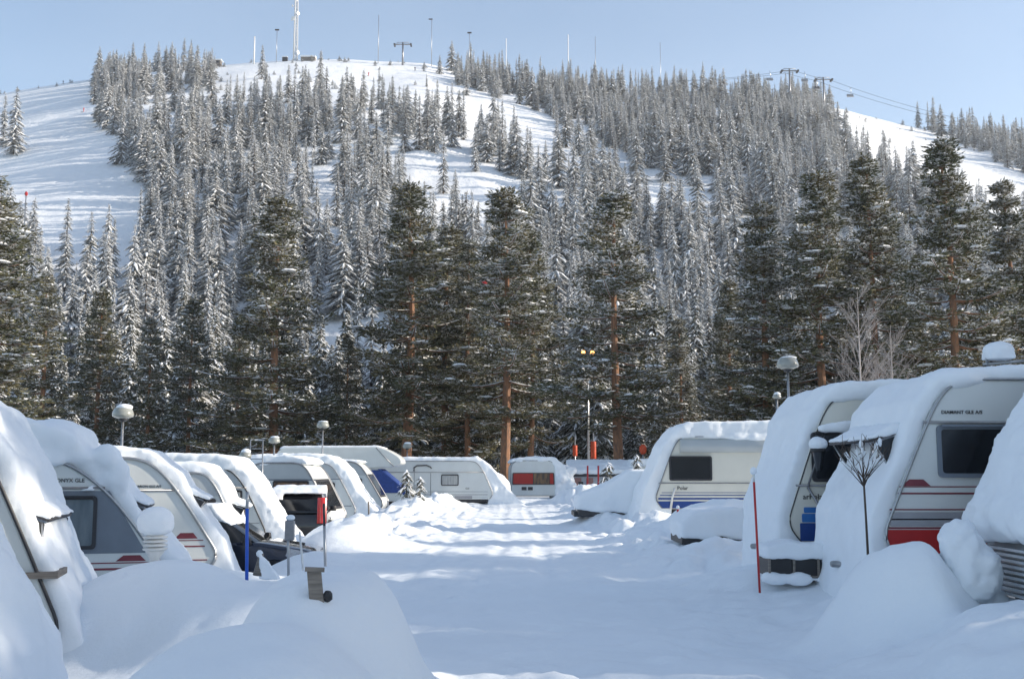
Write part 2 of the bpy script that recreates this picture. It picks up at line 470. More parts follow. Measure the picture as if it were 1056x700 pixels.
def pine_quads(r, h=20., rad=3.2, start=.28, whorls=26, dens=30, snow=.4, leafL=.34):
    trunk = []; fol = []; sn = []
    bendx, bendy = r.uniform(-.3, .3), r.uniform(-.3, .3)
    bend = lambda t: (bendx*sin(t*3), bendy*sin(t*2.3))
    trunk.append(trunk_quads(h*.98, h*.0098+.03, .025, bend, 9, 10))
    cl_c = []; cl_r = []
    for wv in range(whorls):
        t = start+(1-start)*(wv+r.uniform(-.3, .3))/whorls
        t = min(max(t, start), .985)
        u = (t-start)/(1-start)
        prof = (min(1, .6+u*2.3))*(1-u)**.95*r.uniform(.70,1.15)+.045
        for b in range(r.integers(3, 6) if u > .04 else 2):
            az = r.uniform(0, 2*pi); L = rad*prof*r.uniform(.5, 1.15)
            rise = (-.25+.70*u)*L*r.uniform(.4, 1.3)
            bx_, by_ = bend(t)
            p0 = np.array([bx_, by_, h*t]); d = np.array([cos(az), sin(az)])
            pts = []
            S = 5
            for k in range(S+1):
                q = k/S
                pts.append(p0+np.array([d[0]*L*q, d[1]*L*q, rise*q+.12*L*q*q-.10*L*sin(q*pi)]))
            rr = [.055*(1-.8*k/S)*(1-.6*u)+.008 for k in range(S+1)]
            for k in range(S):
                a = np.arange(4)*pi/2
                off = lambda rad_: np.stack([-d[1]*rad_*np.cos(a), d[0]*rad_*np.cos(a), rad_*np.sin(a)], -1)
                A = pts[k]+off(rr[k]); B = pts[k+1]+off(rr[k+1])
                trunk.append(np.stack([A, np.roll(A, -1, 0), np.roll(B, -1, 0), B], 1))
                if r.uniform() < .55+snow and k < S-0:
                    sd = np.array([-d[1], d[0], 0]); w0, w1 = rr[k]*1.1+r.uniform(.02, .06), rr[k+1]*1.1+r.uniform(.02, .07)
                    u0 = pts[k]+np.array([0, 0, rr[k]+.03]); u1 = pts[k+1]+np.array([0, 0, rr[k+1]+.03])
                    lo = np.array([0, 0, -.05])
                    sn.append(np.array([[u0+sd*w0+lo, u0, u1, u1+sd*w1+lo], [u0, u0-sd*w0+lo, u1-sd*w1+lo, u1]]))
            nc = int(2.5+L*1.75)
            for c in range(nc):
                q = .36+.68*(c+r.uniform(0, 1))/nc
                i = min(int(q*S), S-1); f = q*S-i
                pc = pts[i]*(1-f)+pts[min(i+1, S)]*f
                spread = .16*L+.2
                pc = pc+np.array([-d[1], d[0], 0])*r.uniform(-1, 1)*spread*(1.2-.5*q)+np.array([0, 0, r.uniform(-.08, .16)])
                cl_c.append(pc); cl_r.append(r.uniform(.26, .46))
    for k in range(5):
        t = .955+.012*k; cl_c.append(np.array([bend(t)[0]+r.uniform(-.12, .12), bend(t)[1]+r.uniform(-.12, .12), h*t])); cl_r.append(.34-.045*k)
    cl_c = np.array(cl_c); cl_r = np.array(cl_r)
    # thin the clumps irregularly: gaps
    nC = len(cl_c)
    idx = np.repeat(np.arange(nC), dens); n = len(idx)
    v = r.normal(size=(n, 3)); v /= np.linalg.norm(v, axis=1)[:, None]
    rad_ = r.uniform(.05, .9, n)**.6
    base = cl_c[idx]+v*(rad_*cl_r[idx])[:, None]*np.array([1.45, 1.45, .50])
    dv = v*np.array([1, 1, .5])+np.array([0, 0, .25])+r.normal(0, .35, (n, 3)); dv /= np.linalg.norm(dv, axis=1)[:, None]
    fol.append(frond(base, dv, leafL*r.uniform(.5, 1.1, n), leafL*.13*r.uniform(.6, 1.3, n), r))
    # snow pads: lumpy low domes on part of the clumps
    k = r.uniform(size=nC) < snow*.95
    C = cl_c[k]; Rr = cl_r[k]*r.uniform(.25, .95, k.sum())**1.3; m = len(C)
    a = np.arange(7)*2*pi/7
    jr = r.uniform(.7, 1.25, (m, 7)); el = r.uniform(.6, 1.4, (m, 1)); rot = r.uniform(0, 6, (m, 1))
    def rg(f, zz):
        return np.stack([C[:, 0:1]+np.cos(a+rot)*Rr[:, None]*jr*f*el, C[:, 1:2]+np.sin(a+rot)*Rr[:, None]*jr*f/el, C[:, 2:3]+Rr[:, None]*(zz+.12*(jr-1))], -1)
    r0_, r1_, r2_ = rg(1.0, .12), rg(.75, .38), rg(.05, .5)
    for A, B in ((r0_, r1_), (r1_, r2_), (rg(.2, .1), r0_)):
        sn.append(np.stack([A, np.roll(A, -1, 1), np.roll(B, -1, 1), B], 2).reshape(-1, 4, 3))
    # powder: small flecks lying over the foliage
    nf = int(n*.60*snow/.4); j = r.integers(0, n, nf)
    bb = base[j]+np.array([0, 0, .06]); dd = dv[j]*np.array([1, 1, .1]); dd /= np.linalg.norm(dd, axis=1)[:, None]+1e-9
    sidev = np.stack([-dd[:, 1], dd[:, 0], np.zeros(nf)], -1)
    Lf = leafL*r.uniform(.4, .8, nf)[:, None]; 
    sn.append(np.stack([bb, bb+dd*Lf*.5+sidev*Lf*.3, bb+dd*Lf, bb+dd*Lf*.5-sidev*Lf*.3], 1))
    return np.concatenate(trunk), np.concatenate(fol), np.concatenate(sn)

pine_protos = []
for k, (st, wh, rd, sn_) in enumerate([(.13, 34, 4.3, .45), (.20, 32, 4.0, .40), (.07, 33, 3.8, .70), (.24, 28, 4.5, .52)]):
    r = np.random.default_rng(100+k)
    t, f, s = pine_quads(r, 20, rd, st, wh, 34, sn_)
    pine_protos.append((quads_mesh('trunk', [(t, 0)], [M['bark']]), quads_mesh('crown', [(f, 0), (s, 1)], [M['pine'], M['snow_tree']])))

def pine(x, y, h, k, rz, label, group=None, wide=1.0):
    root = empty('pine_tree', (x, y, hz(x, y)-.2), rz, label=label, cat='tree', group=group)
    s = h/20
    root.scale = (s*wide*1.25, s*wide*1.25, s)
    link_mesh('trunk', pine_protos[k][0], root); link_mesh('crown', pine_protos[k][1], root)
    return root

def pine_px(u, vtop, Y, k, rz, label, wide=1.0, group='tall pines behind the caravans'):
    p = at(u, vtop, Y); return pine(p.x, Y, p.z-hz(p.x, Y)+.2, k, rz, label, group, wide)

pine_px(-12, 178, 62, 0, 1, 'broad olive pine at the left edge of the photo reaching over the snowy roofs', 1.25)
pine_px(48, 285, 78, 2, 3, 'dark pine just right of the big one at the left edge')
pine_px(105, 300, 88, 1, 2, 'slim pine with reddish trunk behind the leftmost domed lamp post')
pine_px(155, 330, 80, 2, 4.4, 'short snow flecked pine right of the leftmost domed lamp post', .95)
pine_px(200, 308, 86, 3, .4, 'thin topped pine halfway between leftmost lamp post and the big orange trunk', .85)
pine_px(248, 330, 95, 1, 5.1, 'dim pine tucked behind left side of the pine with the bright orange trunk', .88)
pine_px(290, 205, 80, 0, 2.2, 'tall olive pine with bright bare orange trunk behind the left caravan row', 1.22)
pine_px(358, 350, 84, 3, 1.3, 'short pine heavy with snow between the two tallest left pines', .9)
pine_px(420, 192, 84, 1, .9, 'tall pine with straight orange trunk above the motorhome', 1.2)
pine_px(462, 235, 92, 0, 3.9, 'olive pine crowding the right side of the pine above the motorhome', 1.1)
pine_px(484, 250, 88, 2, 5.5, 'pine with a clump of white snow halfway up, left of the twin trunks', .88)
pine_px(520, 196, 80, 3, 2.9, 'tall dark pine behind the caravan that stands across the end of the road', 1.1)
pine_px(545, 240, 90, 1, .2, 'pine with leaning dark trunk right of the tall pine at the road end', .88)
pine_px(636, 200, 72, 3, 4.9, 'tall pine with long snow laden side boughs right of the twin floodlight pole', 1.15)
pine_px(700, 330, 96, 2, 2.0, 'low pine whitened by snow between the long boughed pine and the domed lamp')
pine_px(785, 212, 70, 2, 1.6, 'snowy pine standing just left of the domed lamp on the right side', 1.15)
pine_px(750, 290, 90, 0, 4.2, 'dusky pine left of the snowy pine beside the right-hand domed lamp', .88)
pine_px(846, 180, 66, 1, 3.3, 'round topped dark pine right of the right-hand domed lamp', 1.1)
pine_px(893, 162, 68, 0, .6, 'narrow dark pine between the round topped pine and the tallest right pine', .95)
pine_px(968, 148, 60, 1, 5.9, 'tallest pine at right with brown sunlit needles and long orange trunk', 1.05)
pine_px(1034, 190, 70, 2, 2.5, 'greyish pine at the right edge behind the snow topped steel frame')
pine_px(1075, 215, 64, 3, .1, 'pine cut by the right edge of the photo')
pine_px(925, 300, 78, 2, 1.1, 'low bough heavy pine under the tallest right pine', 1.1)

# pines outside the frame on the right: they cast the shade the near pitches lie in
for i, (x, y, h) in enumerate([(26, -4, 19), (30, 2, 20), (26, 8, 12.5), (31, 12.5, 19), (27, 16, 18), (31.5, 20.5, 17), (34, 26.5, 14),
                               (37, 5, 19), (38, 14, 20), (35, -3, 20)]):
    pine(x, y, h, i % 4, i*1.7, 'tall pine of the wood right of the camp, beyond the right edge', 'pines of the wood to the right', 1.25)

# small leafless birch
def twig_tree(r, h, n1=14, up=.9, spread=.5, r0=.05):
    q = [trunk_quads(h, r0, .006, None, 6, 4)]
    def rod(a, b, w):
        d = b-a; s = np.cross(d, r.normal(size=3)); s /= np.linalg.norm(s)+1e-9; s2 = np.cross(d, s); s2 /= np.linalg.norm(s2)+1e-9
        for v in (s, s2): q.append(np.array([[a-v*w, a+v*w, b+v*w*.5, b-v*w*.5]]))
    for i in range(n1):
        t = r.uniform(.12, .95); a = r.uniform(0, 2*pi)
        L = h*spread*(1-t*.75)*r.uniform(.6, 1.1)
        p = np.array([0, 0, h*t]); d = np.array([cos(a), sin(a), up*1.6]); d /= np.linalg.norm(d)
        e = p+d*L; rod(p, e, r0*.25)
        for j in range(7):
            f = r.uniform(.25, 1); b = p+d*L*f; a2 = r.uniform(0, 2*pi)
            d2 = d+np.array([cos(a2), sin(a2), .2])*.6; d2 /= np.linalg.norm(d2); e2 = b+d2*L*.35; rod(b, e2, r0*.12)
            for k in range(3):
                a3 = r.uniform(0, 2*pi); d3 = d2+np.array([cos(a3), sin(a3), .1])*.7; b3 = b+d2*L*.35*r.uniform(.3, 1); rod(b3, b3+d3*L*.13, r0*.08)
    return np.concatenate(q)
for i, (u, v, Y, h, lab) in enumerate([(884, 300, 52, 9, 'bare grey birch with frosted twigs in front of the dark right pines'), (918, 335, 54, 7, 'smaller bare birch right of the taller frosted birch')]):
    p = at(u, v, Y); g = hz(p.x, Y)
    root = empty('birch_tree', (p.x, Y, g), i, label=lab, cat='tree')
    r = np.random.default_rng(5+i); t = trunk_quads(p.z-g, .07, .008, None, 7, 5)
    link_mesh('trunk', quads_mesh('trunk', [(t, 0)], [M['frost_twig']]), root)
    link_mesh('crown', quads_mesh('crown', [(twig_tree(r, p.z-g, 46, .9, .42, .06), 0)], [M['frost_twig']]), root)

# ---- spruces
near_protos = []; far_protos = []
for k in range(5):
    r = np.random.default_rng(200+k)
    g, s = spruce_quads(r, 14, [2.2, 2.8, 1.8, 2.5, 2.0][k], 260, 7, .60, 3, .35)
    near_protos.append((quads_mesh('trunk', [(trunk_quads(13.5, .16, .02, None, 6, 5), 0)], [M['bark_dark']]), quads_mesh('crown', [(g, 0), (s, 1)], [M['needles'], M['snow_tree']])))
far_arr = []
for k in range(6):
    r = np.random.default_rng(300+k)
    g, s = spruce_quads(r, 14, [1.7, 2.5, 1.5, 2.2, 1.4, 2.9][k], 165, 3, .86, 2, .5)
    t = trunk_quads(13, .14, .02, None, 4, 2)
    far_arr.append((g, s, t))
    far_protos.append(quads_mesh('spruce_tree', [(t, 0), (g, 1), (s, 2)], [M['bark_dark'], M['needles_far'], M['snow_tree']]))

POLY = {
 'A': [(-200, 60), (95, 60), (96, 122), (120, 150), (150, 190), (150, 262), (60, 290), (0, 262), (-200, 260)],
 'B': [(205, 50), (440, 50), (470, 88), (560, 118), (625, 150), (660, 172), (640, 196), (560, 178), (500, 152), (440, 128), (400, 112), (330, 108), (230, 98)],
 'C': [(400, 158), (470, 160), (540, 186), (600, 205), (640, 215), (600, 236), (550, 252), (510, 270), (430, 268), (412, 205)],
 'D': [(650, 175), (720, 200), (790, 245), (820, 292), (770, 290), (710, 252), (660, 230), (630, 212)],
 'E': [(850, 100), (930, 128), (1000, 155), (1056, 182), (1200, 235), (1200, 330), (1056, 262), (1000, 232), (935, 202), (880, 165)],
 'F': [(586, 425), (640, 425), (640, 480), (575, 480)],
}
def inside(px, py, poly):
    c = np.zeros(px.shape, bool); n = len(poly)
    for i in range(n):
        x0, y0 = poly[i]; x1, y1 = poly[(i+1) % n]
        if y0 == y1: continue
        m = ((y0 > py) != (y1 > py)) & (px < (x1-x0)*(py-y0)/(y1-y0)+x0)
        c ^= m
    return c
N = 15000
cy = rng.uniform(98**1.0, 478, N); cx = rng.uniform(-1, 1, N)*(cy*.50+20)
cz = height(cx, cy)
u, v = project(cx, cy, cz)
ok = np.ones(N, bool)
for nm, pl in POLY.items():
    i = inside(u, v, pl); ok &= ~(i & (rng.uniform(size=N) < (.93 if nm in 'CD' else (.965 if nm == 'B' else 1))))
# the ridge strip above the right piste: thinner stand
ok &= ~((cy > 462) & (u > 205) & (u < 440))
ok &= ~((cy > 440) & (u < 100))
ok &= ~((v > 150) & (u > 330) & (u < 350) & (rng.uniform(size=N) < .6))
dens = np.where(cy < 170, .55, np.where(cy < 300, .46, .44))
dens = np.where((v < 190) & (u > 150) & (u < 450), dens*.55, dens)
ok &= rng.uniform(size=N) < dens*np.clip(.9+3.0*fbm(cx, cy, .045, 3, 61), .10, 1.5)
cx, cy, cz, u, v = cx[ok], cy[ok], cz[ok], u[ok], v[ok]
# minimum spacing
cell = {}; keep = []
for i in np.argsort(cy):
    k = (int(cx[i]//3.0), int(cy[i]//3.8))
    if k in cell: continue
    cell[k] = 1; keep.append(i)
keep = np.array(keep); cx, cy, cz, u, v = cx[keep], cy[keep], cz[keep], u[keep], v[keep]
hh = 8+9.5*rng.beta(2, 2, len(cx)); hh = np.where(cy > 380, hh*.95, hh)
hh = np.where(cy < 150, hh*.95, hh)
# single trees standing on the open slopes
singles = [(14, 160, 90, 'lone frosted spruce on the open piste at the left edge'), (3, 152, 95, 'spruce half cut by the left edge beside the open piste'),
           (125, 170, 112, 'bushy spruce standing alone at the right side of the left piste'), (148, 172, 122, 'slim spruce right of the bushy lone one on the left piste'),
           (448, 158, 100, 'thin spruce alone on the upper middle piste'), (466, 152, 108, 'bushy spruce beside the thin one on the upper middle piste'),
           (490, 178, 125, 'small spruce at the lower side of the upper middle piste'), (270, 82, 45, 'tall frosted spruce left of the lattice mast on the summit'),
           (330, 104, 50, 'frosted spruce just right of the lattice mast'), (357, 122, 68, 'spruce on the summit slope right of the lattice mast'),
           (400, 150, 92, 'pointed spruce in the middle of the summit slope'), (404, 142, 76, 'pointed spruce behind another in the middle of the summit slope'),
           (440, 90, 75, 'tiny spruce near the top lift tower'), (470, 260, 180, 'slim dark spruce poking up over the lower middle piste'),
           (385, 105, 78, 'short spruce under the thin pole on the summit')]
def near_y(ub, vb):
    # walk the hill until the ground projects to the base pixel
    for Y in np.arange(110, 470, 1.0):
        p = at(ub, vb, Y)
        if hz(p.x, Y) >= p.z: return Y, p.x
    return 455, at(ub, vb, 455).x
order = np.argsort(cy)
vis = [i for i in order if -30 < u[i] < 1090]
ind = vis[:285]; indset = set(ind)
GR = 'snowy spruces on the lower hillside'
def region(uu):
    for lim, t in ((130, 'far left side'), (270, 'left part'), (400, 'part left of the middle'), (560, 'middle'), (700, 'part right of the middle'), (860, 'right part'), (2000, 'far right side')):
        if uu < lim: return t
for n, i in enumerate(ind):
    s = hh[i]/14
    row = 'front rows' if cy[i] < 125 else ('second rows' if cy[i] < 150 else 'upper rows')
    lab = 'snowy spruce in the %s of the lower forest, %s' % (row, region(u[i]))
    if n < 110:
        o = empty('spruce_tree', (cx[i], cy[i], cz[i]-.3), random.uniform(0, 6), label=lab, cat='tree', group=GR)
        k = random.randrange(5)
        link_mesh('trunk', near_protos[k][0], o); link_mesh('crown', near_protos[k][1], o)
    else:
        k = random.randrange(5)
        o = link_mesh('spruce_tree', far_protos[k]) if cy[i] > 150 else None
        if o is None:
            o = empty('spruce_tree', (0, 0, 0)); link_mesh('trunk', near_protos[k][0], o); link_mesh('crown', near_protos[k][1], o)
        o.location = (cx[i], cy[i], cz[i]-.3); o.rotation_euler = (0, 0, random.uniform(0, 6)); tag(o, lab, 'tree', GR)
    w = random.uniform(.8, 1.25)
    o.scale = (s*w, s*w, s); o.rotation_euler.x = random.gauss(0, .025); o.rotation_euler.y = random.gauss(0, .025)
for ub, vb, vt, lab in singles:
    Y, X = near_y(ub, vb); zt = at(ub, vt, Y).z; z0 = hz(X, Y)
    o = link_mesh('spruce_tree', far_protos[5 if 'bushy' in lab else random.randrange(5)]); o.location = (X, Y, z0-.3)
    s = (zt-z0)/14; o.scale = (s, s, s); o.rotation_euler.z = random.uniform(0, 6); tag(o, lab, 'tree')
# the far-off rest as one mass
P3 = [[], [], []]
rest = [i for i in order if i not in indset]
for i in rest:
    g, s_, t = far_arr[random.randrange(6)]
    a = random.uniform(0, 6); c, s = cos(a), sin(a); sc = hh[i]/14; w = random.uniform(.8, 1.35)
    Rm = np.array([[c*w, -s*w, 0], [s*w, c*w, 0], [0, 0, 1]])*sc
    for k, arr in enumerate((t, g, s_)):
        P3[k].append(arr @ Rm.T+np.array([cx[i], cy[i], cz[i]-.3]))
# frosted brush along the ridge and slopes
nbu = 500
by_ = rng.uniform(380, 462, nbu); bx2 = rng.uniform(-.5, .5, nbu)*by_; bu, bv = project(bx2, by_, height(bx2, by_))
for i in range(nbu):
    if inside(bu[i:i+1], bv[i:i+1], POLY['A'])[0] and by_[i] < 452: continue
    if 440 < bu[i] < 860: continue
    if by_[i] < 440 and random.random() < .75: continue
    g, s_, t = far_arr[5]; sc = random.uniform(.08, .22); z = hz(bx2[i], by_[i])
    D = np.array([sc*2.2, sc*2.2, sc])
    q = random.randrange(0, 3)
    P3[1].append(g[q::3]*D+np.array([bx2[i], by_[i], z-.2])); P3[2].append(s_[q::3]*D+np.array([bx2[i], by_[i], z-.2]))
me = quads_mesh('hillside_forest', [(np.concatenate(P3[0]), 0), (np.concatenate(P3[1]), 1), (np.concatenate(P3[2]), 2)], [M['bark_dark'], M['needles_far'], M['snow_tree']])
tag(link_mesh('hillside_forest', me), 'frosted spruce forest covering the upper slopes of the ski hill', 'forest', kind='stuff')
print('TREES individuals', len(ind), 'rest', len(rest), 'quads', sum(len(a) for a in P3[1]))
# ------------------------------------------------------------------ caravans
def profile(L, T, f=.40, slope=1.0, kind='wedge'):
    if kind == 'wedge':
        p = [(.03, f), (L-.22, f), (L, f+.28), (L-.62*slope, f+1.32), (L-.98*slope, T-.22), (L-1.32*slope, T), (.35, T), (0, T-.35)]
        return fillet(p, [.05, .08, .2, .5, .45, .3, .3, .3])
    p = [(.05, f), (L-.15, f), (L, f+.4), (L-.12, f+1.2), (L-.55, T-.1), (L-1.0, T), (.4, T), (0, T-.4)]
    return fillet(p, [.08, .12, .3, .7, .5, .4, .4, .4])

def nose_x(prof, z, L):
    """x of the nose side of the profile at height z"""
    best = 0
    n = len(prof)
    for i in range(n):
        (x0, z0), (x1, z1) = prof[i], prof[(i+1) % n]
        if (z0-z)*(z1-z) <= 0 and abs(z1-z0) > 1e-6:
            x = x0+(x1-x0)*(z-z0)/(z1-z0); best = max(best, x)
    return best

def caravan(label, x_nose, y_near, gz, s, L=5.4, T=2.55, W=2.2, f=.40, slope=1.0, rz=0, shell='shell', upper=None, upper_z=1.95,
            windows=(), stripes=(), texts=(), rail='trim', rail_r=.018, snow='full', t=.38, nose_t=.32, drift=.9, hatch=None, beltline=None,
            front_window=False, underside=True, kind='wedge', over=.06, name='caravan', seams=(), lumps=.10, blobs=(), foilbase=False, drape=0):
    """s=+1: nose toward +X, side seen has local -Y; s=-1: nose toward -X, side seen has local +Y"""
    ang = (0 if s > 0 else pi)+rz; lx, ly = L/2, (-W/2 if s > 0 else W/2)
    xc = x_nose-(cos(ang)*lx-sin(ang)*ly); yc = y_near-(sin(ang)*lx+cos(ang)*ly)
    root = empty(name, (xc, yc, gz), (0 if s > 0 else pi)+rz, label=label, cat='caravan')
    o_ = -L/2; vis = -1 if s > 0 else 1; ys_ = vis*W/2
    prof = profile(L, T, f, slope, kind)
    P = [(x+o_, z) for x, z in prof]
    bm = nb(); prism(bm, P, -W/2, W/2)
    obj('body', bm, M[shell], root, bevel=.035)
    def plate(name_, x0, x1, z0, z1, m, out=.006, thick=.012, skew=None, parent=None, r=0):
        y0 = ys_+vis*(out-thick); y1 = ys_+vis*out
        if skew: pts = skew
        else: pts = [(x0, z0), (x1, z0), (x1, z1), (x0, z1)]
        if r: pts = fillet(pts, r, 4)
        b = nb(); prism(b, [(x+o_, z) for x, z in pts], y0, y1)
        for q in b.faces: q.smooth = False
        return obj(name_, b, M[m], parent or root)
    if upper:
        pts = [(x, z) for x, z in prof if z > upper_z]
        xa = nose_x(prof, upper_z, L)
        # cut of the profile above upper_z, pulled slightly inside
        pts = [(max(.05, min(x, xa)-.05), min(z, T-.04)) for x, z in pts]
        lo = [(.05, upper_z), (xa-.06, upper_z)]
        plate('upper_panel', 0, 0, 0, 0, upper, .008, .014, skew=lo+pts)
    if beltline:
        b = nb(); tube(b, (o_+.02, ys_+vis*.012, beltline), (o_+nose_x(prof, beltline, L)+.05, ys_+vis*.012, beltline), .016)
        obj('awning_rail', b, M['trim'], root)
    for (x0, x1, z0, z1, frame, glass) in windows:
        w = plate('window', x0-.05, x1+.05, z0-.05, z1+.05, frame, .03, .05, r=.06)
        plate('pane', x0, x1, z0, z1, glass, .036, .02, parent=w, r=.04)
        b = bx(x0+o_, x1+o_, ys_+vis*.03, ys_+vis*.085, z1+.03, z1+.055); obj('ledge', b, M[frame], w)
    for st in stripes:
        if st[0] == 'poly': plate('stripe', 0, 0, 0, 0, st[2], .005+.001*st[3], .01, skew=st[1])
        else:
            x0, x1, z0, z1, m = st; plate('stripe', x0, x1, z0, z1, m, .006, .01, r=min(.02, abs(z1-z0)*.45))
    for (x, z, wd, dp) in seams:
        b = bx(x+o_, x+wd+o_, ys_-vis*.01, ys_+vis*.004, z, z+dp); obj('door_seam', b, M['trim_dark'], root)
    for (s_, size, x, z, m) in texts:
        lettering(s_, size, root, (x+o_, ys_+vis*.005, z), vis, m)
    if rail:
        pts = [(x+o_, ys_+vis*.012, z) for x, z in prof if x > .3 or z > T-.05]
        pts = [p for p in pts if p[2] > f+.02 and (p[0]-o_ > L*.5 or p[2] > T-.3)]
        b = nb(); polytube(b, pts, rail_r); obj('edge_rail', b, M[rail], root)
        pts2 = [(x, -y, z) for x, y, z in pts]; b = nb(); polytube(b, pts2, rail_r); obj('edge_rail', b, M[rail], root)
    if front_window:
        # pane lying in the sloping front
        z0, z1 = f+.55, T-.55
        for (za, zb, yw) in ((z0, z1, W*.40),):
            xa, xb = nose_x(prof, za, L), nose_x(prof, zb, L)
            b = nb(); n_ = Vector((zb-za, 0, xa-xb)).normalized()
            def quad(off, inset, y):
                pa = Vector((xa+o_, 0, za))*(1-inset)+Vector((xb+o_, 0, zb))*inset; pb = Vector((xa+o_, 0, za))*inset+Vector((xb+o_, 0, zb))*(1-inset)
                return [pa+n_*off+Vector((0, -y, 0)), pa+n_*off+Vector((0, y, 0)), pb+n_*off+Vector((0, y, 0)), pb+n_*off+Vector((0, -y, 0))]
            for nm, off, ins, y, m in (('front_window', .03, 0, yw, 'trim_dark'), ('pane', .036, .08, yw-.07, 'glass')):
                b = nb(); A = [b.verts.new(p) for p in quad(-.03, ins, y)]; B = [b.verts.new(p) for p in quad(off, ins, y)]
                b.faces.new(A); b.faces.new(B[::-1])
                for k in range(4): b.faces.new((A[k], B[k], B[(k+1) % 4], A[(k+1) % 4]))
                ob = obj(nm, b, M[m], root if nm == 'front_window' else fw)
                if nm == 'front_window': fw = ob
    if hatch:
        # front window propped open: glazed flap sticking out of the nose, snow on top
        zh, out, dropz = hatch
        xh = nose_x(prof, zh, L)+o_-.05
        a = Vector((xh, 0, zh)); e = Vector((xh+out, 0, zh-dropz))
        b = nb(); y = W*.36
        dirv = (e-a).normalized(); up = Vector((-dirv.z, 0, dirv.x))
        A = [a, e, e+up*.03, a+up*.03]
        b2 = nb(); prism(b2, [(p.x, p.z) for p in A], -y, y); h = obj('open_front_window', b2, M['trim_dark'], root)
        for yy in (-y+.02, y-.02):
            tri = [(a.x+.03, a.z-.02), (e.x-.03, e.z-.02), (a.x+.28, a.z-.55)]
            b3 = nb(); prism(b3, tri, yy-.005, yy+.005); obj('side_glass', b3, M['glass'], h)
            b3 = nb(); tube(b3, (a.x+.30, yy, a.z-.6), (e.x-.05, yy, e.z), .012); obj('stay', b3, M['metal'], h)
        b4 = nb(); prism(b4, [(a.x-.1, a.z+.02), (e.x+.03, e.z+.02), (e.x+.02, e.z+.07), (a.x+out*.5, a.z-dropz*.45+.13), (a.x-.1, a.z+.16)], -y-.02, y+.02)
        snow_obj('snow_cover', b4, h, .03, 4, .06, .2)
    if underside:
        obj('underside', bx(o_+.2, o_+L-.35, -W/2+.08, W/2-.08, f-.14, f+.02), M['trim_dark'], root)
        b = nb(); tube(b, (o_+L-.6, -.45, f-.10), (o_+L+.25, 0, f-.10), .04); tube(b, (o_+L-.6, .45, f-.10), (o_+L+.25, 0, f-.10), .04)
        obj('drawbar', b, M['metal'], root)
        for y in (-W/2+.12, W/2-.12):
            b = nb(); tube(b, (o_+L*.45, y-.09, f-.12), (o_+L*.45, y+.09, f-.12), .30, n=20); wl = obj('wheel', b, M['rubber'], root)
            b = nb(); tube(b, (o_+L*.45, y-.1, f-.12), (o_+L*.45, y+.1, f-.12), .17, n=16); obj('rim', b, M['metal'], wl)
    # ---- snow lying on it
    if snow:
        b = nb()
        roof = [(-.06, T-.10), (-.12, T+.1), (.10, T+t*.85), (L*.35, T+t), (L-1.7*slope, T+t*.95), (L-1.15*slope, T+t*.62), (L-.95*slope, T-.02), (L-1.3*slope, T-.08), (.4, T-.08)]
        prism(b, [(x+o_, z) for x, z in roof], -W/2-over, W/2+over)
        if over > .03:
            for i in range(9):
                x = random.uniform(.3, L-1.6)
                ell(b, (x+o_, ys_+vis*(over*.6), T-.02-drape*random.uniform(.2, 1)), (random.uniform(.3, .6), .10, random.uniform(.10, .2)), 2)
        if snow == 'full':
            outer = [(L-1.75*slope, T+t*.92), (L-1.15*slope, T+t*.55+nose_t*.2), (L-.70*slope+nose_t*.5, T-.25), (L-.42*slope+nose_t*.8, 1.55), (L+nose_t, .95), (L+nose_t+drift*.35, .45), (L+nose_t+drift, -.05), (L+nose_t+drift, -.5)]
            inner = [(L-.5, -.5), (L-.25, f), (L-.05, f+.28), (L-.68*slope, f+1.32), (L-1.02*slope, T-.22), (L-1.4*slope, T-.05)]
            inset = .05
            ya, yb = (-W/2+inset, W/2+.1)
            if vis > 0: ya, yb = (-W/2-.1, W/2-inset)
            prism(b, [(x+o_, z) for x, z in outer+inner], ya, yb)
        for (c, r) in blobs: ell(b, (c[0]+o_, c[1]*vis, c[2]), r, 2)
        snow_obj('snow_cap', b, root, .055, 7, lumps, .45)
    if foilbase:
        zz0 = -.1
        for k in range(9):
            pass
    return root

def ledge(c, p, w):
    a = -c.rotation_euler.z; d = Vector(p)-c.location
    q = Vector((d.x*cos(a)-d.y*sin(a), d.x*sin(a)+d.y*cos(a), d.z))
    obj('step_ledge', bx(q.x-w/2, q.x+w/2, q.y-.25, q.y+.35, q.z-.03, q.z+.03), M['wood_grey'], c)
def ray_ground(u, v, y0=4):
    for Y in np.arange(y0, 70, .05):
        p = at(u, v, Y)
        if hz(p.x, Y) >= p.z: return p
    return at(u, v, 60)
# ---- left row, from near to far
c = caravan('caravan at the bottom left edge buried in snow, grey ledge showing', -3.45, 6.6, -.45, 1, rz=R(9), slope=.75, L=5.2, T=2.35, W=2.2, t=.45, nose_t=.26, drift=.25, rail='trim_dark',
        blobs=[((4.6, -.6, .9), (.9, .9, .9))])
ledge(c, (-3.95, 8.35, .80), .42)
c = caravan('snow draped caravan by the left edge with dark nose rail and vent grille', -4.24, 10.6, -.45, 1, rz=R(14), slope=.72, L=5.2, T=2.50, W=2.2, t=.55, nose_t=.07, drift=.45, rail='trim_dark', rail_r=.018, over=.16,
        blobs=[((4.05, 1.0, 2.45), (.34, .34, .42)), ((3.4, 1.1, 2.60), (.6, .35, .35)), ((4.1, .2, 2.4), (.42, .8, .35))], hatch=(1.86, .34, .16), lumps=.12)
ledge(c, (-4.50, 10.75, .77), .32)
for k in range(7):
    pass
b = nb()
for k in range(8): box(b, (1.35, -1.12, 1.35+k*.055), (.5, .03, .022))
obj('vent_grille', b, M['black'], c)
